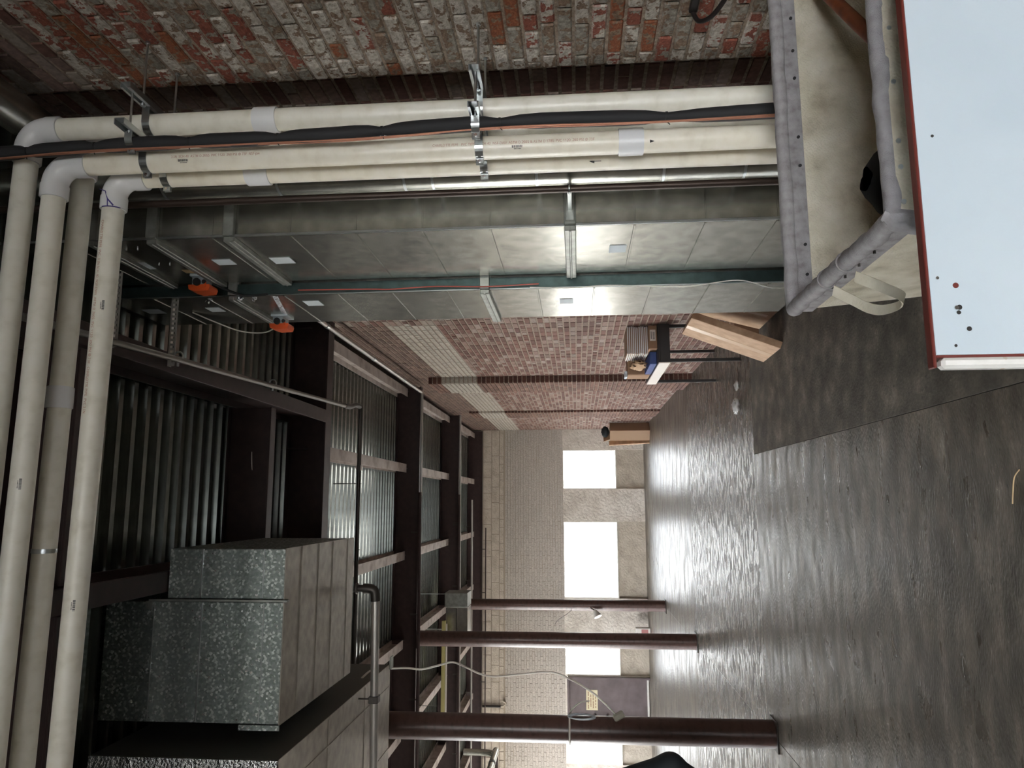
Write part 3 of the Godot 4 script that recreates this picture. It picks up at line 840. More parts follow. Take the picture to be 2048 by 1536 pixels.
func strut(st: SurfaceTool, a: Vector3, L: float) -> void:
	# slotted channel along -Z from a, its mouth towards -X
	var h := 0.041; var t := 0.003; var d := 0.022
	var c := a + Vector3(0, 0, -L * 0.5)
	bx(st, c + Vector3(d * 0.5, 0, 0), Vector3(t, h, L))
	for s in [-1.0, 1.0]:
		bx(st, c + Vector3(0, s * (h - t) * 0.5, 0), Vector3(d, t, L))
		bx(st, c + Vector3(-d * 0.5, s * (h * 0.5 - 0.006), 0), Vector3(t, 0.010, L))

func build_hangers() -> void:
	for e in [[3.42, "strut hanger high up near the pipe elbows"], [2.06, "strut hanger half way down the plastic pipes"]]:
		var y: float = e[0]
		var t := thing("strut_hanger", e[1], "hanger", Vector3.ZERO, "strut hangers on the brick wall")
		for s in [[1.60, -2.55], [1.44, -2.53]]:
			var st := sb(); strut(st, Vector3(s[0], y, s[1]), 0.44); obj("strut_channel", st, M.zinc, t)
		for r in [[1.862, 1.575, -2.672], [1.862, 1.60, -2.90], [1.63, 1.42, -2.60], [1.63, 1.42, -2.965]]:
			var st := sb(); rod(st, Vector3(r[0], y, r[2]), Vector3(r[1], y, r[2]), 0.0048, 10); obj("threaded_rod", st, M.zinc, t)
			st = sb(); tube(st, [Vector3(r[0] + 0.004, y, r[2]), Vector3(r[0] - 0.012, y, r[2])], 0.0095, 6); obj("nut", st, M.zinc, t)
			st = sb(); tube(st, [Vector3(r[1] + 0.012, y, r[2]), Vector3(r[1] + 0.002, y, r[2])], 0.0105, 6); obj("nut", st, M.zinc, t)
		for q in [[1.53, -2.74, PR, 1.588], [1.53, -2.905, PR, 1.588], [1.37, -2.74, PR, 1.428], [1.375, -2.89, PR, 1.428], [1.405, -2.625, 0.03, 1.428]]:
			var st := sb()
			var c := Vector3(q[0], y, q[1]); var rr: float = q[2] + 0.0008
			var path: Array = []; var outs: Array = []
			path.append(Vector3(q[3], y, q[1] + rr)); outs.append(Vector3(0, 0, 1))
			for k in 15:
				var d := Vector3(-sin(PI * k / 14.0), 0, cos(PI * k / 14.0))
				path.append(c + d * rr); outs.append(d)
			path.append(Vector3(q[3], y, q[1] - rr)); outs.append(Vector3(0, 0, -1))
			band(st, path, Vector3.UP, 0.031, 0.0022, outs); var strap := obj("pipe_strap", st, M.zinc, t)
			# ears of the strap with the bolt, at its free side
			st = sb(); bx(st, c + Vector3(-rr - 0.011, 0, 0.006), Vector3(0.022, 0.031, 0.003), 0.001); bx(st, c + Vector3(-rr - 0.011, 0, -0.006), Vector3(0.022, 0.031, 0.003), 0.001); obj("strap_ear", st, M.zinc, strap)
			st = sb(); rod(st, c + Vector3(-rr - 0.012, 0, -0.012), c + Vector3(-rr - 0.012, 0, 0.014), 0.006, 8); obj("bolt", st, M.chrome, strap)

# ------------------------------------------------------------------ vertical ducts
func build_risers() -> void:
	var d1 := thing("riser_duct", "tall galvanised duct shaft standing just behind the plastic pipes", "duct", Vector3.ZERO, "tall duct shafts")
	var d2 := thing("riser_duct", "tall galvanised duct shaft standing farther along the brick wall", "duct", Vector3.ZERO, "tall duct shafts")
	var defs := [[d1, 1.27, 1.48, -3.35, -4.08, 0.40, [3.36, 1.715], [4.05, 3.75]], [d2, 1.20, 1.56, -4.13, -4.79, 0.40, [2.21], [3.70]]]
	for q in defs:
		var t: Node3D = q[0]
		var x0: float = q[1]; var x1: float = q[2]; var z0: float = q[3]; var z1: float = q[4]; var yb: float = q[5]
		var brk: Array = [4.5]
		for f in q[7]: brk.append(f)
		for f in q[6]: brk.append(f)
		brk.append(yb)
		for i in brk.size() - 1:
			var hi: float = brk[i]; var lo: float = brk[i + 1]
			var st := sb()
			bx(st, Vector3((x0 + x1) / 2, (hi + lo) / 2, (z0 + z1) / 2), Vector3(x1 - x0, hi - lo - 0.002, z0 - z1), 0.004)
			# pressed beads every foot, across the side and the front
			var yy := hi - 0.30
			while yy > lo + 0.08:
				bx(st, Vector3(x0 - 0.0015, yy, (z0 + z1) / 2), Vector3(0.005, 0.011, z0 - z1 - 0.02), 0.002)
				bx(st, Vector3((x0 + x1) / 2, yy, z0 + 0.0005), Vector3(x1 - x0 - 0.02, 0.007, 0.003), 0.001)
				yy -= 0.323
			obj("sheet_section", st, M.duct, t)
			if i > 0:
				st = sb()
				bx(st, Vector3(x0 - 0.012, hi, (z0 + z1) / 2), Vector3(0.026, 0.055, z0 - z1 + 0.02), 0.003)
				bx(st, Vector3((x0 + x1) / 2, hi, z0 + 0.012), Vector3(x1 - x0, 0.055, 0.026), 0.003)
				bx(st, Vector3(x0 - 0.014, hi, (z0 + z1) / 2), Vector3(0.03, 0.012, z0 - z1 + 0.022), 0.003)
				obj("flange", st, M.duct_dull, t)
		# standing seam down the near corner
		var sm := sb(); bx(sm, Vector3(x0 + 0.006, (4.5 + yb) / 2, z0 + 0.004), Vector3(0.012, 4.5 - yb, 0.010), 0.002); obj("corner_seam", sm, M.zinc, t)
		for zz in [z0 - 0.08, z1 + 0.08]:
			for xx in [x0 + 0.05, x1 - 0.05]:
				var ft := sb(); bx(ft, Vector3(xx, yb / 2, zz), Vector3(0.041, yb, 0.041), 0.002); obj("stand_leg", ft, M.zinc, t)
	# teal strip along the step between the two shafts
	var st := sb(); bx(st, Vector3(1.236, 2.45, -4.122), Vector3(0.064, 4.1, 0.012), 0.001); obj("closing_strip", st, M.duct_strip, d2)
	# hot air duct with seams, and the black iron pipe clamped to the near shaft
	var rd := thing("round_duct", "slim round galvanised duct between brick wall and duct shaft", "duct", Vector3(1.50, 0, -3.20))
	st = sb(); rod(st, Vector3(0, 0.05, 0), Vector3(0, 4.5, 0), 0.09, 36); obj("sleeve", st, M.duct, rd)
	for yy in [3.6, 3.05, 2.46, 2.33, 1.86, 1.30, 0.95]:
		st = sb(); tube(st, [Vector3(0, yy - 0.006, 0), Vector3(0, yy, 0), Vector3(0, yy + 0.006, 0)], [0.09, 0.0935, 0.09], 36, false); obj("ring_seam", st, M.zinc, rd)
	var ip := thing("iron_pipe", "dark iron pipe running down the front of the duct shaft", "pipe", Vector3(1.337, 0, -3.08))
	st = sb(); rod(st, Vector3(0, 0.02, 0), Vector3(0, 4.48, 0), 0.0165, 18); obj("tube", st, M.iron, ip)
	for yy in [1.715]:
		st = sb(); tube(st, arc(Vector3(0, yy, 0), Vector3.RIGHT, Vector3(0, 0, 1), 0.021, 0, TAU, 18), 0.0045, 8); bx(st, Vector3(0, yy, -0.128), Vector3(0.012, 0.02, 0.216), 0.002); obj("split_clamp", st, M.zinc, ip)
		st = sb(); bx(st, Vector3(0.03, yy, -0.234), Vector3(0.17, 0.041, 0.014), 0.002); obj("clamp_rail", st, M.duct_dull, ip)
	# paper labels on the shafts
	for e in [[3.56, -3.71, 1.27, M.paper, 0.10, 0.09], [3.24, -3.71, 1.27, M.paper, 0.11, 0.10], [1.478, -3.684, 1.27, M.paper, 0.085, 0.11], [3.80, -3.85, 1.27, M.paper_buff, 0.12, 0.055], [4.02, -3.73, 1.27, M.paper, 0.07, 0.12]]:
		var l := sb(); bx(l, Vector3(e[2] - 0.002, e[0], e[1]), Vector3(0.0012, e[4], e[5])); obj("paper_label", l, e[3], d1)
	for e in [[3.95, -4.41, 0.09, 0.10], [3.284, -4.315, 0.10, 0.11], [1.748, -4.411, 0.08, 0.10], [4.36, -4.42, 0.11, 0.1]]:
		var l := sb(); bx(l, Vector3(1.198, e[0], e[1]), Vector3(0.0012, e[2], e[3])); obj("paper_label", l, M.paper, d2)
	for e in [[3.96, -3.47], [3.90, -3.47], [3.93, -3.72], [3.87, -3.72]]:
		var l := sb(); tube(l, [Vector3(1.27, e[0], e[1]), Vector3(1.262, e[0], e[1])], 0.005, 8); obj("screw", l, M.chrome, d1)
	actuator(Vector3(1.27, 3.80, -3.96), "orange damper actuator on the near duct shaft")
	actuator(Vector3(1.20, 3.60, -4.62), "orange damper actuator on the farther duct shaft")
	# wires
	var wires := [
		[[Vector3(1.24, 3.77, -4.0), Vector3(1.2, 3.66, -4.06), Vector3(1.19, 3.6, -4.09), Vector3(1.2, 3.48, -4.1)], M.rubber, 0.007, "black flexible lead from the upper actuator"],
		[[Vector3(1.16, 3.62, -4.64), Vector3(1.12, 3.75, -4.72), Vector3(1.13, 3.92, -4.72), Vector3(1.17, 4.05, -4.6), Vector3(1.195, 4.12, -4.45)], M.wire_white, 0.004, "white lead looping from the lower actuator to the roof"],
		[[Vector3(1.22, 3.3, -4.10), Vector3(1.215, 2.9, -4.10), Vector3(1.21, 2.75, -4.098), Vector3(1.22, 2.5, -4.10), Vector3(1.21, 2.2, -4.095), Vector3(1.22, 1.9, -4.10)], M.wire_red, 0.0035, "thin red wire running down between the duct shafts"],
		[[Vector3(1.2, 1.95, -4.10), Vector3(1.19, 1.7, -4.095), Vector3(1.2, 1.5, -4.10), Vector3(1.18, 1.1, -4.095), Vector3(1.21, 0.8, -4.10), Vector3(1.16, 0.62, -4.09), Vector3(1.17, 0.45, -4.095)], M.wire_white, 0.003, "thin pale wire dangling at the foot of the shafts"]]
	for w in wires:
		var s2 := sb(); tube(s2, smooth(w[0], 8), w[2], 8); tag(obj("wire", s2, w[1]), w[3], "wire")
	# foil tape bunched by the dampers
	for e in [[Vector3(1.19, 3.86, -4.145), 0.03], [Vector3(1.195, 3.66, -4.14), 0.02], [Vector3(1.19, 3.58, -4.15), 0.025]]:
		var s3 := sb()
		for k in 9: bx(s3, Vector3(rng.randf_range(-1, 1), rng.randf_range(-1, 1), rng.randf_range(-1, 1)) * e[1] * 0.5, Vector3(0.02, 0.012, 0.003), 0.0, Basis(Vector3(rng.randf(), rng.randf(), rng.randf()).normalized(), rng.randf() * TAU))
		var o := obj("foil_tape", s3, M.foil, d2); o.position = e[0]
	var lt := sb(); bx(lt, Vector3(1.198, 3.52, -4.40), Vector3(0.002, 0.03, 0.52), 0.0, Basis(Vector3.RIGHT, 0.25)); obj("foil_tape", lt, M.foil, d2)
	# slotted angles bracing the shafts to the joist
	for e in [[4.087, -3.62, "slotted steel angle by the near duct shaft"], [4.087, -4.18, "slotted steel angle between the two duct shafts"]]:
		var a := thing("slotted_angle", e[2], "bracket", Vector3.ZERO, "slotted angles under the roof")
		var s4 := sb()
		var xa := 0.80; var xb := 1.20
		for row in [-1.0, 1.0]: bx(s4, Vector3((xa + xb) / 2, e[0] + row * 0.016, e[1]), Vector3(xb - xa, 0.010, 0.003))
		var n := 14
		for k in n: bx(s4, Vector3(xa + (xb - xa) * (k + 0.5) / n, e[0], e[1]), Vector3(0.014, 0.022, 0.003))
		bx(s4, Vector3((xa + xb) / 2, e[0] + 0.021, e[1] - 0.02), Vector3(xb - xa, 0.003, 0.04))
		bx(s4, Vector3(xa + 0.012, e[0] + 0.05, e[1] - 0.02), Vector3(0.02, 0.11, 0.003))
		obj("angle", s4, M.conduit, a)

func smooth(p: Array, n: int) -> Array:
	# Catmull-Rom through the points
	var o := []
	for i in p.size() - 1:
		var a: Vector3 = p[maxi(i - 1, 0)]; var b: Vector3 = p[i]; var c: Vector3 = p[i + 1]; var d: Vector3 = p[mini(i + 2, p.size() - 1)]
		for k in n:
			o.append(b.cubic_interpolate(c, a, d, float(k) / n))
	o.append(p[p.size() - 1])
	return o

func actuator(at: Vector3, label: String) -> void:
	var t := thing("damper_actuator", label, "actuator", at, "damper actuators")
	var st := sb(); bx(st, Vector3(-0.006, 0, 0), Vector3(0.012, 0.11, 0.12), 0.002); obj("mounting_plate", st, M.paper, t)
	st = sb(); bx(st, Vector3(-0.035, 0.01, 0), Vector3(0.05, 0.07, 0.10), 0.005); obj("housing", st, M.grey_plastic, t)
	st = sb()
	extrude(st, PackedVector2Array([Vector2(-0.058, 0.065), Vector2(-0.058, -0.058), Vector2(-0.072, -0.062), Vector2(-0.094, -0.055), Vector2(-0.098, 0.02), Vector2(-0.085, 0.06)]), Basis(Vector3.RIGHT, Vector3.UP, Vector3(0, 0, 1)), Vector3(0, 0, -0.05), 0.10)
	obj("cover", st, M.orange, t)
	st = sb(); rod(st, Vector3(-0.045, 0.012, 0.05), Vector3(-0.045, 0.012, 0.062), 0.022, 16); rod(st, Vector3(-0.045, -0.03, 0.05), Vector3(-0.045, -0.03, 0.06), 0.012, 12); obj("hub", st, M.rubber, t)
	st = sb(); bx(st, Vector3(-0.06, -0.035, 0.053), Vector3(0.03, 0.014, 0.006), 0.001); obj("lever", st, M.orange, t)

# ------------------------------------------------------------------ ducts under the roof
func build_ceiling_ducts() -> void:
	var t := thing("plenum_duct", "spangled galvanised plenum duct hanging under the roof opening", "duct")
	var z0 := -4.37; var z1 := -5.71; var yb := 3.41
	# narrow part under the joist, tall part up to the roof
	var st := sb(); bx(st, Vector3((-0.27 - 0.555) / 2, (yb + 4.115) / 2, (z0 + z1) / 2), Vector3(0.285, 4.115 - yb, z0 - z1), 0.003); obj("side_box", st, M.spangle, t)
	st = sb(); bx(st, Vector3((-0.575 - 1.245) / 2, (yb + 4.49) / 2, (z0 + z1) / 2), Vector3(0.67, 4.49 - yb, z0 - z1), 0.003); obj("main_box", st, M.spangle, t)
	st = sb(); bx(st, Vector3(-0.565, (yb + 4.22) / 2 - 0.015, z0 + 0.002), Vector3(0.014, 4.22 - yb + 0.03, 0.036), 0.002); bx(st, Vector3(-0.595, 4.22, z0 + 0.008), Vector3(0.05, 0.04, 0.012), 0.001); obj("flange", st, M.duct_dull, t)
	# folded ribs on the front face
	for e in [[3.90, 0.006], [3.525, 0.004], [4.19, 0.004]]:
		st = sb(); bx(st, Vector3(-0.91, e[0], z0 + 0.003), Vector3(0.66, e[1] + 0.002, e[1]), 0.001); obj("rib", st, M.zinc, t)
		if e[0] < 4.1:
			st = sb(); bx(st, Vector3(-0.41, e[0] + 0.012, z0 + 0.003), Vector3(0.28, e[1] + 0.002, e[1]), 0.001); obj("rib", st, M.zinc, t)
	# bottom pan with cross ribs
	st = sb(); bx(st, Vector3((-0.265 - 1.25) / 2, yb - 0.004, (z0 + z1) / 2), Vector3(0.985, 0.006, z0 - z1 + 0.01), 0.001)
	for zz in [-4.62, -4.93, -5.22, -5.56]: bx(st, Vector3(-0.757, yb - 0.008, zz), Vector3(0.975, 0.006, 0.012), 0.002)
	obj("bottom_pan", st, M.duct_under, t)
	st = sb(); bx(st, Vector3(-1.262, 3.52, z0 + 0.006), Vector3(0.03, 0.24, 0.01), 0.001)
	obj("drive_cleat", st, M.spangle, t)
	# the second duct, foil ended
	var u := thing("supply_duct", "grey supply duct with crumpled foil on its end", "duct")
	var y2 := 3.33; var yt := 4.40; var xr := -1.375; var xl := -2.5; var za := -4.19; var zb := -6.62
	st = sb(); bx(st, Vector3((xr + xl) / 2, (y2 + yt) / 2, (za + zb) / 2), Vector3(xr - xl, yt - y2, za - zb), 0.003); obj("body", st, mat(rgb(92, 92, 86), 0.6, 0.3), u)
	st = sb(); bx(st, Vector3((xr + xl) / 2, y2 - 0.004, (za + zb) / 2), Vector3(xr - xl + 0.01, 0.006, za - zb), 0.001)
	for e in [-1.55, -2.05]: bx(st, Vector3(e, y2 - 0.008, (za + zb) / 2), Vector3(0.01, 0.005, za - zb - 0.02), 0.001)
	for e in [-5.0, -5.85]: bx(st, Vector3((xr + xl) / 2, y2 - 0.008, e), Vector3(xr - xl - 0.02, 0.005, 0.01), 0.001)
	obj("bottom_pan", st, M.duct_under, u)
	# foil sheet on the end, crumpled
	st = sb()
	var nz := noise(131, 5.0, 4)
	var nx := 40; var ny := 40
	var grid := []
	for i in nx + 1:
		var col := []
		for j in ny + 1:
			var px := lerpf(xr, xl, float(i) / nx); var py := lerpf(y2, yt, float(j) / ny)
			col.append(Vector3(px, py, za + 0.008 + 0.012 * (0.5 + 0.5 * nz.get_noise_2d(px * 1.5, py * 1.5))))
		grid.append(col)
	for i in nx:
		for j in ny:
			for q in [[grid[i][j], grid[i + 1][j], grid[i + 1][j + 1]], [grid[i][j], grid[i + 1][j + 1], grid[i][j + 1]]]:
				tri(st, q[0], q[1], q[2], poly_n(q[0], q[1], q[2], Vector3(0, 0, 1)))
	obj("foil_cover", st, M.foil, u)
	st = sb(); bx(st, Vector3(-1.36, 3.315, -6.63), Vector3(0.10, 0.012, 0.09), 0.001); obj("end_flange", st, M.duct_dull, u)
	# round duct near the top of the brick wall
	var r := thing("round_duct", "short round galvanised duct tucked under the roof above the brick", "duct")
	st = sb(); rod(st, Vector3(1.665, 4.09, 0.6), Vector3(1.665, 4.09, -3.1), 0.085, 28); obj("sleeve", st, M.duct, r)
	st = sb(); tube(st, [Vector3(1.665, 4.09, -2.36), Vector3(1.665, 4.09, -2.38)], 0.09, 28); obj("joint_band", st, M.duct_dull, r)

func build_ceiling_pipes() -> void:
	# sprinkler main with its branch
	var sp := thing("sprinkler_pipe", "steel sprinkler pipe slung under the joist by the ducts", "pipe")
	var st := sb(); rod(st, Vector3(0.78, 4.035, -2.9), Vector3(0.975, 4.05, -7.45), 0.018, 16); obj("main_tube", st, mat(rgb(120, 116, 110), 0.4, 0.8), sp)
	st = sb(); tube(st, smooth([Vector3(0.975, 4.05, -7.42), Vector3(0.985, 4.05, -7.6), Vector3(1.03, 4.05, -7.8), Vector3(1.03, 4.05, -7.95)], 5), 0.024, 12); obj("elbow", st, M.steel_dark, sp)
	st = sb(); rod(st, Vector3(1.045, 4.05, -7.98), Vector3(-7.0, 4.05, -8.02), 0.022, 14); obj("branch_tube", st, M.steel_dark, sp)
	for e in [[0.92, -5.6], [0.86, -4.2]]:
		st = sb(); tube(st, arc(Vector3(e[0], 4.055, e[1]), Vector3.RIGHT, Vector3.UP, 0.028, 0, TAU, 14), 0.005, 8); rod(st, Vector3(e[0] - 0.03, 4.055, e[1]), Vector3(e[0] - 0.06, 4.055, e[1]), 0.008, 8); obj("ring_hanger", st, M.zinc, sp)
	for e in [0.2, -0.5, -0.95]:
		st = sb(); rod(st, Vector3(e, 4.05, -8.0), Vector3(e, 4.33, -8.0), 0.005, 8); tube(st, arc(Vector3(e, 4.05, -8.0), Vector3(0, 0, 1), Vector3.UP, 0.027, 0, TAU, 12), 0.004, 6); obj("rod_hanger", st, M.steel_dark, sp)
	st = sb(); bx(st, Vector3(0.37, 4.05, -8.0), Vector3(0.06, 0.06, 0.06), 0.008); obj("tee", st, M.conduit, sp)
	# conduit along the wall and under the beams
	var cd := thing("conduit", "bright metal conduit along the brick wall turning under the middle beam", "conduit")
	st = sb(); tube(st, [Vector3(1.695, 4.10, -4.9), Vector3(1.695, 4.10, -11.36)], 0.022, 12); obj("tube", st, M.conduit, cd)
	for zz in [-6.9, -8.6, -10.2]:
		st = sb(); rod(st, Vector3(1.695, 4.10, zz), Vector3(1.695, 4.10, zz - 0.07), 0.028, 12); obj("coupler", st, M.zinc, cd)
	st = sb(); tube(st, smooth([Vector3(1.695, 4.10, -11.34), Vector3(1.69, 4.10, -11.42), Vector3(1.6, 4.09, -11.44), Vector3(0.10, 4.085, -11.44)], 8), 0.018, 12); obj("cross_tube", st, M.conduit, cd)
	var rest := [
		[Vector3(1.78, 4.085, -15.28), Vector3(-7, 4.05, -15.28), 0.02, M.conduit, "bright metal conduit strapped under the last free beam"],
		[Vector3(0.15, 4.07, -15.1), Vector3(-7, 4.04, -15.1), 0.025, M.maroon, "dark pipe beside the conduit under the last free beam"],
		[Vector3(0.15, 4.07, -11.3), Vector3(-7, 4.03, -11.3), 0.025, M.maroon, "dark pipe under the middle beam"],
		[Vector3(0.05, 4.06, -16.9), Vector3(-7, 4.04, -16.9), 0.02, M.conduit, "metal conduit in front of the window wall beam"],
		[Vector3(-0.64, 4.02, -19.15), Vector3(-7, 4.02, -19.15), 0.015, M.maroon, "thin maroon pipe at the head of the window wall"],
		[Vector3(-4.95, 3.4, -16.0), Vector3(-8, 3.4, -16.0), 0.03, M.maroon, "maroon pipe hanging low past the column line"]]
	for e in rest:
		var p := thing("ceiling_pipe", e[4], "pipe")
		st = sb(); rod(st, e[0], e[1], e[2], 12); obj("tube", st, e[3], p)
		for k in 6:
			var c: Vector3 = e[0].lerp(e[1], (k + 0.5) / 6.0)
			st = sb(); bx(st, c + Vector3(0, 0.06, 0), Vector3(0.02, 0.14, 0.012), 0.001); obj("clip", st, M.steel_dark, p)
	# drain pipe with elbow under the supply duct
	var dp := thing("drain_pipe", "grey steel pipe with an elbow slung below the supply duct", "pipe")
	st = sb(); rod(st, Vector3(-0.69, 3.20, -5.62), Vector3(-4.5, 3.20, -5.84), 0.03, 18); obj("tube", st, M.conduit, dp)
	st = sb(); tube(st, smooth([Vector3(-0.72, 3.20, -5.62), Vector3(-0.66, 3.205, -5.615), Vector3(-0.635, 3.23, -5.61), Vector3(-0.63, 3.29, -5.61)], 5), 0.037, 16); obj("elbow", st, M.steel_dark, dp)
	st = sb(); rod(st, Vector3(-0.63, 3.26, -5.61), Vector3(-0.63, 3.36, -5.61), 0.026, 12)
	tube(st, arc(Vector3(-0.63, 3.34, -5.61), Vector3.RIGHT, Vector3(0, 0, 1), 0.03, 0, TAU, 12), 0.012, 8); obj("valve", st, M.steel_dark, dp)
	st = sb(); bx(st, Vector3(-1.42, 3.20, -5.66), Vector3(0.05, 0.07, 0.075), 0.004); rod(st, Vector3(-1.42, 3.2, -5.66), Vector3(-1.42, 3.318, -5.66), 0.006, 8); obj("clamp", st, M.steel_dark, dp)
	# white cable drooping from the duct to the column
	var cb := thing("power_cable", "white cable drooping from the supply duct to the maroon column", "cable")
	st = sb()
	tube(st, smooth([Vector3(-1.372, 3.42, -6.1), Vector3(-1.374, 3.42, -6.4), Vector3(-1.42, 3.38, -6.66), Vector3(-1.45, 3.24, -6.85), Vector3(-1.465, 3.10, -6.88), Vector3(-1.43, 2.94, -6.9), Vector3(-1.405, 2.83, -6.9), Vector3(-1.44, 2.72, -6.9), Vector3(-1.50, 2.58, -6.9), Vector3(-1.52, 2.45, -6.9), Vector3(-1.50, 2.25, -6.9), Vector3(-1.475, 1.96, -6.9), Vector3(-1.53, 1.79, -6.9), Vector3(-1.62, 1.63, -6.92), Vector3(-1.69, 1.54, -6.93), Vector3(-1.77, 1.46, -6.97), Vector3(-1.85, 1.40, -7.06)], 6), 0.0085, 8)
	obj("cord", st, M.wire_white, cb)
	st = sb(); bx(st, Vector3(-1.875, 1.365, -7.08), Vector3(0.06, 0.10, 0.05), 0.012, Basis(Vector3(0, 0, 1), 0.5)); obj("socket_block", st, mat(rgb(190, 186, 170), 0.5), cb)
	var tie := thing("cable_loop", "white cable knotted round the column above the coil", "cable", Vector3(-2.02, 0, -7.17))
	st = sb(); tube(st, arc(Vector3(0, 1.80, 0), Vector3.RIGHT, Vector3(0, 0.0, 1), 0.126, 0, TAU, 30), 0.008, 8); obj("wrap", st, M.wire_white, tie)
	st = sb(); tube(st, smooth([Vector3(0.13, 1.80, 0.02), Vector3(0.19, 1.77, 0.05), Vector3(0.245, 1.70, 0.06), Vector3(0.26, 1.62, 0.06)], 6), 0.0075, 8); obj("tail", st, M.wire_white, tie)
	var co := thing("wire_coil", "grey coil of wire hung on the column", "wire", Vector3(-1.87, 1.68, -7.02))
	for k in 5:
		st = sb(); var pts := []
		for i in 21:
			var a := TAU * i / 20.0
			pts.append(Vector3(0.022 * sin(a) + 0.004 * k - 0.01, 0.11 * cos(a) + 0.006 * k, 0.01 * k - 0.02))
		tube(st, pts, 0.006, 6); obj("turn", st, M.grey_plastic, co)

# ------------------------------------------------------------------ canvas cart and board
func rim_tube(st: SurfaceTool, a: Vector3, b: Vector3, sd: int) -> void:
	# padded rail under worn webbing, slightly lumpy
	var nz := noise(sd, 3.0, 3)
	var pts := []; var rr := []
	var n := 26
	for k in n + 1:
		var p := a.lerp(b, float(k) / n)
		pts.append(p + Vector3(nz.get_noise_1d(k * 0.6), nz.get_noise_1d(k * 0.6 + 50), nz.get_noise_1d(k * 0.6 + 90)) * 0.006)
		rr.append(0.023 + 0.003 * nz.get_noise_1d(k * 0.5 + 20))
	tube(st, pts, rr, 16)

func cloth_panel(a: Vector3, b: Vector3, c: Vector3, d: Vector3, out: Vector3, sd: int, amp := 0.012, thick := 0.004) -> SurfaceTool:
	# canvas sheet a-b along the top, d-c along the bottom, with folds and thickness
	var st := sb()
	var nz := noise(sd, 1.6, 4)
	var nu := 28; var nv := 22
	var G := []
	for i in nu + 1:
		var col := []
		for j in nv + 1:
			var u := float(i) / nu; var v := float(j) / nv
			var p := a.lerp(b, u).lerp(d.lerp(c, u), v)
			var w := sin(v * PI) * sin(clampf(u, 0, 1) * PI)
			col.append(p + out * amp * w * (0.6 + nz.get_noise_3d(p.x * 3.0, p.y * 3.0, p.z * 3.0) * 1.6))
		G.append(col)
	for s in [0.0, thick]:
		var N := []
		for i in nu + 1:
			var col := []
			for j in nv + 1:
				var du: Vector3 = G[mini(i + 1, nu)][j] - G[maxi(i - 1, 0)][j]
				var dv: Vector3 = G[i][mini(j + 1, nv)] - G[i][maxi(j - 1, 0)]
				var n := du.cross(dv).normalized()
				if n.dot(out) < 0: n = -n
				col.append(n if s > 0 else -n)
			N.append(col)
		for i in nu:
			for j in nv:
				var P := [G[i][j], G[i + 1][j], G[i + 1][j + 1], G[i][j + 1]]
				var Q := [N[i][j], N[i + 1][j], N[i + 1][j + 1], N[i][j + 1]]
				var id := [0, 1, 2, 0, 2, 3]
				if (P[2] - P[0]).cross(P[1] - P[0]).dot(Q[0]) < 0: id = [0, 2, 1, 0, 3, 2]
				for k in id:
					st.set_normal(Q[k]); st.add_vertex(P[k] + out * s)
	return st

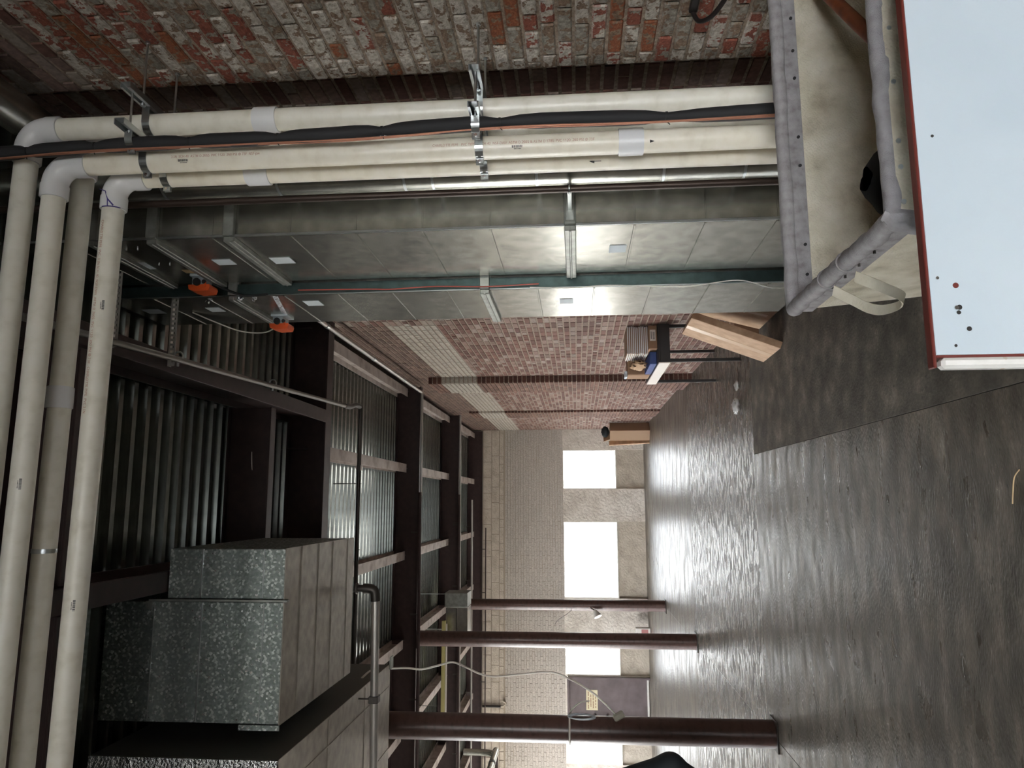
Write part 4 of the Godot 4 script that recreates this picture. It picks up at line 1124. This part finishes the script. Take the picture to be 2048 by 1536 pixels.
func build_cart() -> void:
	var t := thing("laundry_cart", "cream canvas laundry cart with grey webbing rim", "cart", Vector3.ZERO)
	var x0 := 0.61; var x1 := 1.80; var zn := -1.63; var zf := -2.41; var yr := 1.0; var yb := 0.32
	var A := Vector3(x0, yr, zf); var B := Vector3(x1, yr, zf); var C := Vector3(x1, yr, zn); var D := Vector3(x0, yr, zn)
	var i := 0
	for e in [[A, B], [D, C], [A, D], [B, C]]:
		var st := sb(); rim_tube(st, e[0], e[1], 140 + i); obj("rim_rail", st, M.canvas_band, t); i += 1
	var ins := 0.05
	var a2 := Vector3(x0 + ins, yb, zf + ins); var b2 := Vector3(x1 - ins, yb, zf + ins); var c2 := Vector3(x1 - ins, yb, zn - ins); var d2 := Vector3(x0 + ins, yb, zn - ins)
	obj("canvas_side", cloth_panel(A, B, b2, a2, Vector3(0, 0, -1), 150), M.canvas, t)
	obj("canvas_side", cloth_panel(D + Vector3(0, 0, 0.02), C + Vector3(0, 0, 0.02), c2, d2, Vector3(0, 0, 1), 151, 0.05), M.canvas, t)
	obj("canvas_side", cloth_panel(A, D, d2, a2, Vector3(-1, 0, 0), 152, 0.008), M.canvas, t)
	obj("canvas_side", cloth_panel(B, C, c2, b2, Vector3(1, 0, 0), 153, 0.01), M.canvas, t)
	obj("canvas_floor", cloth_panel(a2, b2, c2, d2, Vector3.DOWN, 154, 0.01), M.canvas, t)
	# stitched webbing below the rails, inside and out
	var st := sb()
	bx(st, Vector3((x0 + x1) / 2, yr - 0.038, zf + 0.012), Vector3(x1 - x0 - 0.04, 0.045, 0.005), 0.001); obj("webbing", st, M.canvas_band, t)
	st = sb(); bx(st, Vector3((x0 + x1) / 2, yr - 0.016, zn + 0.018), Vector3(x1 - x0 - 0.04, 0.016, 0.005), 0.001); obj("webbing", st, M.canvas_band, t)
	st = sb(); bx(st, Vector3(x0 - 0.012, yr - 0.03, (zn + zf) / 2), Vector3(0.005, 0.045, zn - zf - 0.04), 0.001); obj("webbing", st, M.canvas_band, t)
	# corner patch, wraps the near corner
	st = sb(); tube(st, [D + Vector3(-0.02, -0.055, 0.012), D + Vector3(0, 0, 0), D + Vector3(0.012, 0.022, -0.004)], [0.024, 0.028, 0.012], 14); obj("corner_patch", st, M.canvas_band, t)
	# rivets
	for e in [[1.50, 0], [1.40, 0], [1.19, 0], [1.09, 0], [0.82, 0], [0.72, 0], [1.62, 0]]:
		st = sb(); tube(st, [Vector3(e[0], yr - 0.045, zf + 0.012), Vector3(e[0], yr - 0.045, zf + 0.019)], 0.005, 10); obj("rivet", st, M.rubber, t)
	for e in [0.92, 0.78, 0.72, 1.05, 0.64]:
		st = sb(); tube(st, [Vector3(e, yr - 0.012, zn + 0.016), Vector3(e, yr - 0.012, zn + 0.026)], [0.008, 0.005], 12); obj("rivet", st, M.zinc, t)
	for e in [-1.8, -1.9, -2.0, -2.1]:
		st = sb(); tube(st, [Vector3(x0 - 0.012, yr - 0.02, e), Vector3(x0 - 0.022, yr - 0.02, e)], 0.0035, 8); obj("rivet", st, M.steel_dark, t)
	# carrying strap hanging from the side rail
	st = sb()
	var path := smooth([Vector3(0.578, 0.985, -2.08), Vector3(0.55, 0.945, -2.07), Vector3(0.53, 0.895, -2.09), Vector3(0.522, 0.855, -2.09), Vector3(0.524, 0.825, -2.05), Vector3(0.532, 0.835, -2.0), Vector3(0.545, 0.90, -1.955), Vector3(0.57, 0.98, -1.93)], 8)
	var sd := Vector3(0.75, 0.0, 0.66).normalized()
	var outs := []
	for k in path.size():
		var d: Vector3 = (path[mini(k + 1, path.size() - 1)] - path[maxi(k - 1, 0)]).normalized()
		outs.append(d.cross(sd).normalized())
	band(st, path, sd, 0.03, 0.004, outs); obj("strap_loop", st, M.canvas, t)
	for e in [-2.08, -1.93]:
		st = sb(); tube(st, arc(Vector3(x0, yr, e), Vector3.RIGHT, Vector3.UP, 0.0255, 0, TAU, 16), 0.003, 6); obj("lashing", st, M.canvas_band, t)
	# base and casters
	st = sb(); bx(st, Vector3((x0 + x1) / 2, 0.27, (zn + zf) / 2), Vector3(x1 - x0 - 0.1, 0.04, zf * -1 + zn - 0.1), 0.006); obj("base_board", st, M.wood_red, t)
	for xx in [x0 + 0.2, x1 - 0.2]:
		for zz in [zn - 0.15, zf + 0.15]:
			st = sb(); rod(st, Vector3(xx - 0.02, 0.075, zz), Vector3(xx + 0.02, 0.075, zz), 0.075, 18); obj("caster_wheel", st, M.rubber, t)
			st = sb(); bx(st, Vector3(xx - 0.03, 0.16, zz), Vector3(0.006, 0.18, 0.05), 0.001); bx(st, Vector3(xx + 0.03, 0.16, zz), Vector3(0.006, 0.18, 0.05), 0.001); obj("caster_fork", st, M.zinc, t)
	# things in the cart
	var pole := thing("wooden_pole", "reddish wooden pole leaning inside the canvas cart", "pole")
	st = sb(); tube(st, [Vector3(1.72, 0.89, -2.345), Vector3(1.04, 0.86, -1.79)], 0.02, 14); obj("shaft", st, M.wood_red, pole)
	var bag := thing("black_bag", "smooth black bag lying in the canvas cart", "bag", Vector3(0.83, 0.0, -1.92))
	st = sb(); lump(st, Vector3(0.0, 0.64, 0.0), Vector3(0.15, 0.30, 0.19), 161); obj("bundle", st, M.black_cloth, bag)

func lump(st: SurfaceTool, c: Vector3, r: Vector3, sd: int, amp := 0.06) -> void:
	# soft closed bundle with shallow folds
	var nz := noise(sd, 0.9, 3)
	var nu := 28; var nv := 16
	var G := []; var N := []
	for j in nv + 1:
		var row := []; var rn := []
		var ph := PI * j / nv
		for i in nu + 1:
			var th := TAU * (i % nu) / nu
			var d := Vector3(sin(ph) * cos(th), cos(ph), sin(ph) * sin(th))
			var k := 1.0 + amp * nz.get_noise_3d(d.x * 2, d.y * 2, d.z * 2)
			row.append(c + d * r * k); rn.append((d / r).normalized())
		G.append(row); N.append(rn)
	for j in nv:
		for i in nu:
			var P := [G[j][i], G[j][i + 1], G[j + 1][i + 1], G[j + 1][i]]
			var Q := [N[j][i], N[j][i + 1], N[j + 1][i + 1], N[j + 1][i]]
			var id := [0, 1, 2, 0, 2, 3]
			if (P[2] - P[0]).cross(P[1] - P[0]).dot(Q[0] + Q[2]) < 0: id = [0, 2, 1, 0, 3, 2]
			for k in id:
				st.set_normal(Q[k]); st.add_vertex(P[k])

func build_board() -> void:
	var t := thing("white_board", "pale blue-white painted panel standing before the canvas cart", "panel", Vector3(0.272, 0, -1.45))
	var top := 1.022; var W := 1.35
	var st := sb(); bx(st, Vector3(W / 2, top / 2, -0.012), Vector3(W, top, 0.02), 0.001); obj("face_sheet", st, M.board, t)
	st = sb(); bx(st, Vector3(W / 2 - 0.012, top + 0.003, -0.014), Vector3(W + 0.024, 0.006, 0.026), 0.002); bx(st, Vector3(-0.002, top / 2, -0.013), Vector3(0.005, top, 0.023), 0.001); obj("red_edging", st, M.board_red, t)
	st = sb(); bx(st, Vector3(-0.015, top / 2 - 0.003, -0.014), Vector3(0.021, top - 0.012, 0.028), 0.006); obj("edge_strip", st, M.board_strip, t)
	# holes, screws, and chipped paint
	for e in [[0.135, 0.975, 0.0055, M.board_red], [0.092, 0.972, 0.005, M.ink_black], [0.082, 0.974, 0.004, M.ink_black], [0.05, 0.958, 0.0046, M.ink_black], [0.018, 0.985, 0.0028, M.ink_black], [0.44, 0.992, 0.003, M.ink_black]]:
		st = sb(); tube(st, [Vector3(e[0], e[1], -0.004), Vector3(e[0], e[1], -0.0012)], e[2], 12); obj("hole", st, e[3], t)
	for e in [[0.091, 0.978, 0.004], [0.150, 1.008, 0.003]]:
		st = sb(); tube(st, [Vector3(e[0], e[1], -0.004), Vector3(e[0], e[1], 0.001)], e[2], 10); obj("screw", st, M.chrome, t)

# ------------------------------------------------------------------ cartons and table by the wall
func carton(called: String, label: String, c: Vector3, s: Vector3, bs: Basis, m: Material, taped := true) -> Node3D:
	var t := thing(called, label, "box", c)
	t.basis = bs
	var st := sb(); bx(st, Vector3.ZERO, s, 0.003); obj("carton", st, m, t)
	if taped:
		st = sb(); bx(st, Vector3(0, s.y / 2 + 0.0006, 0), Vector3(s.x * 0.98, 0.0012, 0.05)); obj("tape", st, M.tape, t)
	return t

func build_stores() -> void:
	# long flat carton leaning on the wall: length up the lean, width along the wall
	var dir := Vector3(0.265, 0.69, 0.0).normalized()
	var zax := Vector3(0.02, 0.0, 1.0).normalized()
	var nrm := zax.cross(dir).normalized()
	if nrm.x > 0: nrm = -nrm
	zax = dir.cross(nrm).normalized()
	var L := 0.76; var Wd := 0.56; var T := 0.06
	var foot := Vector3(1.235, 0.0, -6.475)
	var c := foot + dir * (L * 0.5) - nrm * (T * 0.5) + Vector3(0, 0.024, 0)
	var lc := thing("flat_carton", "long flat brown carton leaning steeply on the floor beside the table", "box", c)
	lc.basis = Basis(dir, nrm, dir.cross(nrm))
	var st := sb(); bx(st, Vector3.ZERO, Vector3(L, T, Wd), 0.003); obj("carton", st, M.kraft_pale, lc)
	st = sb(); bx(st, Vector3(0, T / 2 + 0.0006, 0), Vector3(L * 0.99, 0.0012, 0.09)); obj("tape", st, M.tape, lc)
	# big carton flat behind it
	var bc := thing("flat_carton", "large flat brown carton propped upright against the brick wall", "box", Vector3(1.67, 0.38, -6.42))
	bc.basis = Basis(Vector3(0, 0, 1), -0.27)
	st = sb(); bx(st, Vector3.ZERO, Vector3(0.05, 0.74, 0.80), 0.003); obj("carton", st, M.kraft, bc)
	st = sb(); bx(st, Vector3(-0.0258, 0.02, 0.05), Vector3(0.0012, 0.7, 0.06)); obj("tape", st, M.tape, bc)
	carton("small_carton", "small dark brown carton on the floor behind the leaning carton", Vector3(1.64, 0.11, -7.15), Vector3(0.28, 0.22, 0.35), Basis(Vector3.UP, 0.1), M.kraft_dark)
	# table
	var t := thing("folding_table", "narrow black-legged table with a white edge by the brick wall", "table", Vector3(1.64, 0, -8.5))
	var hx := 0.205; var hz := 0.72
	st = sb(); bx(st, Vector3(0, 0.825, 0), Vector3(hx * 2, 0.022, hz * 2), 0.003); obj("tabletop", st, M.black_paint, t)
	st = sb(); bx(st, Vector3(-hx - 0.004, 0.775, 0), Vector3(0.012, 0.115, hz * 2), 0.002); obj("side_rail", st, M.laminate, t)
	for e in [hz - 0.01, -hz + 0.01]:
		st = sb(); bx(st, Vector3(0, 0.765, e), Vector3(hx * 2, 0.10, 0.018), 0.002); obj("apron", st, M.black_paint, t)
	for sx in [-1.0, 1.0]:
		for sz in [-1.0, 1.0]:
			st = sb(); bx(st, Vector3(sx * (hx - 0.022), 0.36, sz * (hz - 0.03)), Vector3(0.034, 0.72, 0.034), 0.003); obj("leg", st, M.black_paint, t)
	# on the table
	var yb := 0.837
	var bb := thing("blue_box", "dark blue flat box lying on the black table", "box", Vector3(1.515, yb, -8.28))
	st = sb(); bx(st, Vector3(0, 0.035, 0), Vector3(0.135, 0.07, 0.66), 0.004); obj("box_body", st, M.blue, bb)
	var lb := carton("labelled_carton", "brown carton with a white label under the stacked trays", Vector3(1.72, yb + 0.045, -8.02), Vector3(0.25, 0.09, 0.34), Basis.IDENTITY, M.kraft_dark, false)
	st = sb(); bx(st, Vector3(0.02, 0.0, 0.1708), Vector3(0.12, 0.06, 0.001)); obj("paper_label", st, M.laminate, lb)
	st = sb()
	for k in 6: bx(st, Vector3(-0.02 + k * 0.014, -0.01, 0.172), Vector3(0.006, 0.022, 0.001))
	bx(st, Vector3(0.02, 0.016, 0.172), Vector3(0.08, 0.006, 0.001)); obj("print", st, M.ink_black, lb)
	var y := yb + 0.092
	for k in 11:
		var nth: String = ["lowest", "second from the bottom", "third from the bottom", "fourth from the bottom", "fifth from the bottom", "middle one", "fifth from the top", "fourth from the top", "third from the top", "second from the top", "topmost"][k]
		var f := thing("serving_tray", "thin white-edged tray on the table, %s of its stack" % nth, "tray", Vector3(1.703 + rng.randf_range(-0.006, 0.003), y, -8.12 + rng.randf_range(-0.02, 0.02)), "thin trays stacked on the table")
		f.rotation = Vector3(0, rng.randf_range(-0.02, 0.02), 0.0)
		st = sb(); bx(st, Vector3(0, 0.0085, 0), Vector3(0.28, 0.019, 0.39), 0.002); obj("core", st, M.kraft_dark, f)
		st = sb(); bx(st, Vector3(0, 0.006, 0.002), Vector3(0.30, 0.011, 0.404), 0.002); obj("white_edge", st, M.white_edge, f)
		y += 0.0205
	var pb := thing("kraft_paper", "crumpled brown paper beside the stacked trays", "paper", Vector3(1.49, yb + 0.08, -8.25))
	st = sb(); lump(st, Vector3(0, 0.09, 0), Vector3(0.045, 0.085, 0.17), 171, 0.5); obj("wad", st, M.kraft, pb)
	var db := thing("dark_case", "dark case with a pale blue end on the table", "case", Vector3(1.56, yb, -8.80))
	st = sb(); bx(st, Vector3(0, 0.13, 0), Vector3(0.22, 0.26, 0.3), 0.01); obj("case_body", st, M.kraft_dark, db)
	st = sb(); bx(st, Vector3(-0.085, 0.275, 0.0), Vector3(0.07, 0.03, 0.16), 0.004); obj("blue_end", st, M.paper, db)
	# carton pile by the far corner
	var fc := thing("tall_carton", "tall brown carton standing in the corner below the narrow window", "box", Vector3(1.63, 0, -17.75)); fc.rotation.y = -0.75
	st = sb(); bx(st, Vector3(0, 0.46, 0), Vector3(0.30, 0.92, 0.30), 0.004); obj("carton", st, mat(rgb(150, 122, 98), 0.85), fc)
	st = sb(); bx(st, Vector3(-0.151, 0.45, 0.03), Vector3(0.0012, 0.12, 0.08)); obj("paper_label", st, M.kraft_pale, fc)
	st = sb(); bx(st, Vector3(-0.15, 0.99, 0), Vector3(0.012, 0.16, 0.28), 0.002, Basis(Vector3(0, 0, 1), 0.4)); obj("flap", st, M.kraft_pale, fc)
	var bg := thing("black_bag", "black bag lying on the tall corner carton", "bag", Vector3(1.63, 0.925, -17.75))
	st = sb(); lump(st, Vector3(0.0, 0.10, 0.0), Vector3(0.13, 0.09, 0.12), 181, 0.2); obj("bundle", st, M.black_cloth, bg)
	var pk := thing("cardboard_sheet", "pale brown cardboard sheet propped beside the tall corner carton", "cardboard", Vector3(1.41, 0, -17.82)); pk.rotation = Vector3(0.0, -0.75, 0.06)
	st = sb(); bx(st, Vector3(0, 0.47, 0), Vector3(0.03, 0.94, 0.16), 0.003); obj("sheet", st, M.kraft_pale, pk)

func build_far_things() -> void:
	# unit heater
	var h := thing("unit_heater", "galvanised unit heater hung from the roof beyond the middle column", "heater", Vector3(-1.9, 3.62, -13.5))
	var st := sb(); bx(st, Vector3(-0.13, 0.19, 0), Vector3(0.45, 0.38, 0.42), 0.006); obj("cabinet", st, M.duct, h)
	st = sb(); bx(st, Vector3(0.225, 0.20, 0.0), Vector3(0.24, 0.40, 0.46), 0.006); obj("hood", st, M.duct_dull, h)
	st = sb(); bx(st, Vector3(-0.13, 0.19, 0.212), Vector3(0.44, 0.02, 0.008), 0.002); obj("band", st, M.steel_dark, h)
	for xx in [-0.3, 0.3]:
		st = sb(); rod(st, Vector3(xx, 0.3, 0), Vector3(xx, 0.9, 0), 0.006, 8); obj("hanger_rod", st, M.zinc, h)
	var yl := thing("strip_light", "unlit yellowed strip light fitting beyond the middle column", "light", Vector3(-2.75, 3.98, -13.0))
	st = sb(); bx(st, Vector3(0, 0, 0), Vector3(1.55, 0.06, 0.09), 0.006); obj("housing", st, M.yellow, yl)
	st = sb(); rod(st, Vector3(-0.72, -0.045, 0), Vector3(0.72, -0.045, 0), 0.016, 12); obj("tube", st, M.trim_white, yl)
	for xx in [-0.6, 0.6]:
		st = sb(); rod(st, Vector3(xx, 0.02, 0), Vector3(xx, 0.52, 0), 0.004, 6); obj("hanger_rod", st, M.steel_dark, yl)
	var fp := thing("flue_pipe", "silver flue pipe with a dark band hanging past the columns", "pipe")
	st = sb(); tube(st, smooth([Vector3(-4.63, 3.9, -14.85), Vector3(-4.63, 3.5, -14.84), Vector3(-4.63, 3.33, -14.75), Vector3(-4.63, 3.30, -14.5), Vector3(-4.63, 3.30, -9.0)], 6), 0.06, 18); obj("tube", st, M.duct, fp)
	for zz in [-14.2, -12.6]:
		st = sb(); rod(st, Vector3(-4.63, 3.3, zz), Vector3(-4.63, 3.3, zz - 0.08), 0.066, 18); obj("joint_band", st, M.steel_dark, fp)
	for zz in [-13.6, -11.2, -9.6]:
		st = sb(); rod(st, Vector3(-4.63, 3.36, zz), Vector3(-4.63, 4.35, zz), 0.006, 6); obj("hanger_rod", st, M.steel_dark, fp)
	var wk := thing("wall_bracket", "dark pipe stub with a pale hook at the top of the window wall", "bracket", Vector3(-4.98, 3.66, ZB + 0.05))
	st = sb(); rod(st, Vector3(0, 0.0, 0), Vector3(0, 0.46, 0), 0.028, 12); obj("stub", st, M.black_paint, wk)
	st = sb(); tube(st, smooth([Vector3(0, 0.02, 0.0), Vector3(0.03, -0.08, 0.0), Vector3(0.09, -0.12, 0.0), Vector3(0.13, -0.06, 0.0)], 6), 0.022, 8); obj("hook", st, M.plaster_panel, wk)
	# work lamp on the far column
	var lm := thing("clamp_lamp", "small white clamp lamp wired to the farthest column", "lamp", Vector3(-2.11, 1.39, -15.36))
	st = sb(); tube(st, [Vector3(0, 0.0, 0), Vector3(-0.05, -0.03, 0.03), Vector3(-0.11, -0.06, 0.06)], [0.03, 0.05, 0.085], 16); obj("shade", st, M.trim_white, lm)
	st = sb(); rod(st, Vector3(0.0, 0.0, 0), Vector3(0.05, 0.09, -0.02), 0.012, 8); obj("bracket", st, M.steel_dark, lm)
	var wd := thing("wire", "thin dark wire drooping from the farthest column to the window wall", "wire")
	st = sb(); tube(st, smooth([Vector3(-2.11, 1.85, -15.37), Vector3(-2.3, 1.95, -16.2), Vector3(-2.6, 2.15, -17.5), Vector3(-3.0, 2.3, -19.42)], 8), 0.006, 6); obj("strand", st, M.steel_dark, wd)
	# small printed carton under the windows
	var pc := thing("printed_carton", "small white carton with red print on the floor under the windows", "box", Vector3(-3.1, 0, -19.1))
	st = sb(); bx(st, Vector3(0, 0.17, 0), Vector3(0.17, 0.34, 0.25), 0.004); obj("carton", st, M.trim_white, pc)
	st = sb(); bx(st, Vector3(0.0, 0.13, 0.126), Vector3(0.12, 0.16, 0.001)); obj("print", st, mat(rgb(176, 120, 116), 0.7), pc)
	st = sb(); bx(st, Vector3(-0.05, 0.31, 0.126), Vector3(0.06, 0.03, 0.001)); obj("print", st, M.ink_black, pc)
	# notice on the door: four short lines, too small to read
	var sg := thing("door_sign", "cream notice with four brown lines on the maroon door", "sign", Vector3(-4.80, 1.42, ZB - 0.03))
	st = sb(); bx(st, Vector3.ZERO, Vector3(0.47, 0.28, 0.006), 0.001); obj("plate", st, M.sign, sg)
	st = sb()
	var words := [[0.10, 0.09, 0.04, 0.09], [0.07, 0.10, 0.06], [0.16, 0.05, 0.09], [0.04, 0.04, 0.06, 0.12]]
	for r in 4:
		var tot := 0.0
		for w in words[r]: tot += w + 0.025
		var x := -tot / 2
		for w in words[r]:
			var k := 0.0
			while k < w:
				bx(st, Vector3(x + k + 0.009, 0.085 - r * 0.058, 0.004), Vector3(0.014, 0.03 if int(k * 1000) % 3 else 0.024, 0.002)); k += 0.021
			x += w + 0.025
	obj("print", st, M.sign_ink, sg)
	# rags and scraps on the floor
	for e in [[Vector3(1.20, 0, -7.95), 0.035, "small crumpled white scrap on the floor"], [Vector3(0.99, 0, -7.98), 0.055, "larger crumpled white scrap on the floor"]]:
		var s := thing("paper_scrap", e[2] + " near the table", "scrap", e[0])
		st = sb(); lump(st, Vector3(0, e[1] * 0.55, 0), Vector3(e[1] * 1.3, e[1] * 0.6, e[1]), 190, 0.7); obj("wad", st, M.white_edge, s)
	var tw := thing("straw", "thin pale straw lying on the bare floor", "straw")
	st = sb(); tube(st, smooth([Vector3(0.12, 0.004, -3.06), Vector3(0.09, 0.004, -3.10), Vector3(0.03, 0.004, -3.12), Vector3(-0.01, 0.004, -3.13)], 5), 0.0025, 6); obj("stalk", st, M.paper_buff, tw)
	# dark metal hook on the near brick
	var hk := thing("wall_hook", "black metal bracket fixed to the flaking brick", "hook", Vector3(XR - 0.004, 1.235, -2.60))
	st = sb(); bx(st, Vector3(-0.01, 0, 0.06), Vector3(0.02, 0.03, 0.22), 0.003); obj("plate", st, M.black_paint, hk)
	st = sb(); tube(st, smooth([Vector3(-0.015, 0.0, -0.05), Vector3(-0.06, -0.02, -0.04), Vector3(-0.07, -0.06, 0.0), Vector3(-0.05, -0.1, 0.08), Vector3(-0.02, -0.12, 0.16)], 6), 0.009, 8); obj("curl", st, M.black_paint, hk)

# ------------------------------------------------------------------ person at the side
func soft_body(bones: Array, cell: float, k: float, paint: Callable) -> SurfaceTool:
	# bones: [a, b, ra, rb]; one smooth surface meshed as surface nets
	var lo := Vector3(1e9, 1e9, 1e9); var hi := -lo
	for b in bones:
		var r: float = maxf(b[2], b[3]) + k
		for p in [b[0], b[1]]:
			lo = lo.min(p - Vector3.ONE * r); hi = hi.max(p + Vector3.ONE * r)
	var n := Vector3i(((hi - lo) / cell).ceil()) + Vector3i(3, 3, 3)
	var F := PackedFloat32Array(); F.resize(n.x * n.y * n.z); F.fill(1.0)
	var sy := n.x; var sz := n.x * n.y
	for b in bones:
		var A: Vector3 = b[0]; var B: Vector3 = b[1]
		var r: float = maxf(b[2], b[3]) + k + cell * 3.0
		var i0 := Vector3i(((A.min(B) - Vector3.ONE * r - lo) / cell).floor()).max(Vector3i.ZERO)
		var i1 := Vector3i(((A.max(B) + Vector3.ONE * r - lo) / cell).ceil()).min(n - Vector3i.ONE)
		var AB := B - A
		var L2 := maxf(AB.length_squared(), 1e-9)
		for z in range(i0.z, i1.z + 1):
			for y in range(i0.y, i1.y + 1):
				for x in range(i0.x, i1.x + 1):
					var p := lo + Vector3(x, y, z) * cell
					var t := clampf((p - A).dot(AB) / L2, 0.0, 1.0)
					var d := p.distance_to(A + AB * t) - lerpf(b[2], b[3], t)
					var q := x + y * sy + z * sz
					var h := clampf(0.5 + 0.5 * (F[q] - d) / k, 0.0, 1.0)
					F[q] = lerpf(F[q], d, h) - k * h * (1.0 - h)
	var vid := {}
	var V: Array[Vector3] = []; var N: Array[Vector3] = []
	var off := [0, 1, sy, sy + 1, sz, sz + 1, sz + sy, sz + sy + 1]
	for z in n.z - 1:
		for y in n.y - 1:
			for x in n.x - 1:
				var q := x + y * sy + z * sz
				var neg := 0
				for o in off:
					if F[q + o] < 0.0: neg += 1
				if neg == 0 or neg == 8: continue
				var acc := Vector3.ZERO; var cnt := 0
				for e in [[0, 1], [2, 3], [4, 5], [6, 7], [0, 2], [1, 3], [4, 6], [5, 7], [0, 4], [1, 5], [2, 6], [3, 7]]:
					var fa := F[q + off[e[0]]]; var fb := F[q + off[e[1]]]
					if (fa < 0.0) != (fb < 0.0):
						var t := fa / (fa - fb)
						var pa := Vector3(e[0] & 1, (e[0] >> 1) & 1, e[0] >> 2); var pb := Vector3(e[1] & 1, (e[1] >> 1) & 1, e[1] >> 2)
						acc += pa.lerp(pb, t); cnt += 1
				vid[q] = V.size()
				V.append(lo + (Vector3(x, y, z) + acc / cnt) * cell)
				N.append(Vector3(F[q + 1] - F[q] + F[q + 1 + sy + sz] - F[q + sy + sz], F[q + sy] - F[q] + F[q + 1 + sy + sz] - F[q + 1 + sz], F[q + sz] - F[q] + F[q + 1 + sy + sz] - F[q + 1 + sy]).normalized())
	var st := sb()
	for z in range(1, n.z - 1):
		for y in range(1, n.y - 1):
			for x in range(1, n.x - 1):
				var q := x + y * sy + z * sz
				for ax in [[1, sy, sz], [sy, sz, 1], [sz, 1, sy]]:
					if (F[q] < 0.0) == (F[q + ax[0]] < 0.0): continue
					var c := [q - ax[1] - ax[2], q - ax[2], q, q - ax[1]]
					var ok := true
					for w in c:
						if not vid.has(w): ok = false
					if not ok: continue
					var P := [vid[c[0]], vid[c[1]], vid[c[2]], vid[c[3]]]
					var id := [0, 1, 2, 0, 2, 3]
					if (V[P[2]] - V[P[0]]).cross(V[P[1]] - V[P[0]]).dot(N[P[0]] + N[P[2]]) < 0.0: id = [0, 2, 1, 0, 3, 2]
					for w in id:
						st.set_color(paint.call(V[P[w]])); st.set_normal(N[P[w]]); st.add_vertex(V[P[w]])
	return st

func build_person() -> void:
	# stands with hands in the jacket pockets, elbow out, looking down the hall
	var t := thing("person", "person in a black jacket standing with one elbow out", "person", Vector3(-1.765, 0, -4.5))
	var bones := []
	bones.append([Vector3(0, 0.98, 0), Vector3(0, 1.20, 0.0), 0.150, 0.155])
	bones.append([Vector3(-0.06, 0.97, 0), Vector3(0.06, 0.97, 0), 0.135, 0.135])
	bones.append([Vector3(-0.10, 1.34, 0.0), Vector3(0.10, 1.34, 0.0), 0.130, 0.130])
	bones.append([Vector3(0, 1.42, 0.01), Vector3(0, 1.52, -0.015), 0.075, 0.058])
	bones.append([Vector3(0, 1.58, -0.02), Vector3(0, 1.66, -0.015), 0.078, 0.092])
	bones.append([Vector3(0, 1.555, -0.06), Vector3(0, 1.56, -0.075), 0.045, 0.03])
	bones.append([Vector3(0, 1.625, -0.095), Vector3(0, 1.600, -0.118), 0.012, 0.014])
	for s in [-1.0, 1.0]:
		bones.append([Vector3(s * 0.088, 1.605, -0.01), Vector3(s * 0.092, 1.635, 0.0), 0.012, 0.014])
		bones.append([Vector3(s * 0.215, 1.44, 0), Vector3(s * 0.322, 1.215, 0.05), 0.088, 0.074])
		bones.append([Vector3(s * 0.322, 1.21, 0.05), Vector3(s * 0.19, 1.02, -0.10), 0.072, 0.052])
		bones.append([Vector3(s * 0.19, 1.02, -0.10), Vector3(s * 0.14, 0.98, -0.13), 0.045, 0.035])
		bones.append([Vector3(s * 0.09, 0.92, 0), Vector3(s * 0.10, 0.50, -0.01), 0.098, 0.066])
		bones.append([Vector3(s * 0.10, 0.50, -0.01), Vector3(s * 0.105, 0.10, 0.01), 0.066, 0.050])
		bones.append([Vector3(s * 0.105, 0.05, 0.03), Vector3(s * 0.115, 0.04, -0.16), 0.048, 0.036])
	var paint := func(p: Vector3) -> Color:
		if p.y > 1.50: return Color(0.50, 0.31, 0.22)
		if p.y > 0.88: return Color(0.010, 0.012, 0.016)
		if p.y > 0.09: return Color(0.02, 0.022, 0.03)
		return Color(0.015, 0.013, 0.012)
	var m := mat(Color.WHITE, 0.7)
	m.vertex_color_use_as_albedo = true
	obj("body", soft_body(bones, 0.015, 0.045, paint), m, t)
	var st := sb(); lump(st, Vector3(0, 1.665, 0.012), Vector3(0.098, 0.092, 0.108), 7, 0.05); obj("hair", st, M.hair, t)
	for s in [-1.0, 1.0]:
		st = sb(); lump(st, Vector3(s * 0.034, 1.628, -0.098), Vector3(0.013, 0.008, 0.008), 8, 0.0); obj("eye", st, M.trim_white, t)
	st = sb(); bx(st, Vector3(0, 1.563, -0.109), Vector3(0.045, 0.008, 0.006), 0.002); obj("mouth", st, mat(rgb(150, 90, 80), 0.6), t)
	st = sb(); tube(st, arc(Vector3(0, 1.505, -0.005), Vector3.RIGHT, Vector3(0, 0, 1), 0.075, 0, TAU, 24), 0.02, 10); obj("collar", st, M.jacket, t)
	st = sb(); tube(st, [Vector3(0, 1.47, -0.132), Vector3(0, 1.34, -0.137), Vector3(0, 1.15, -0.157), Vector3(0, 0.92, -0.142)], 0.006, 6); obj("zip", st, M.steel_dark, t)
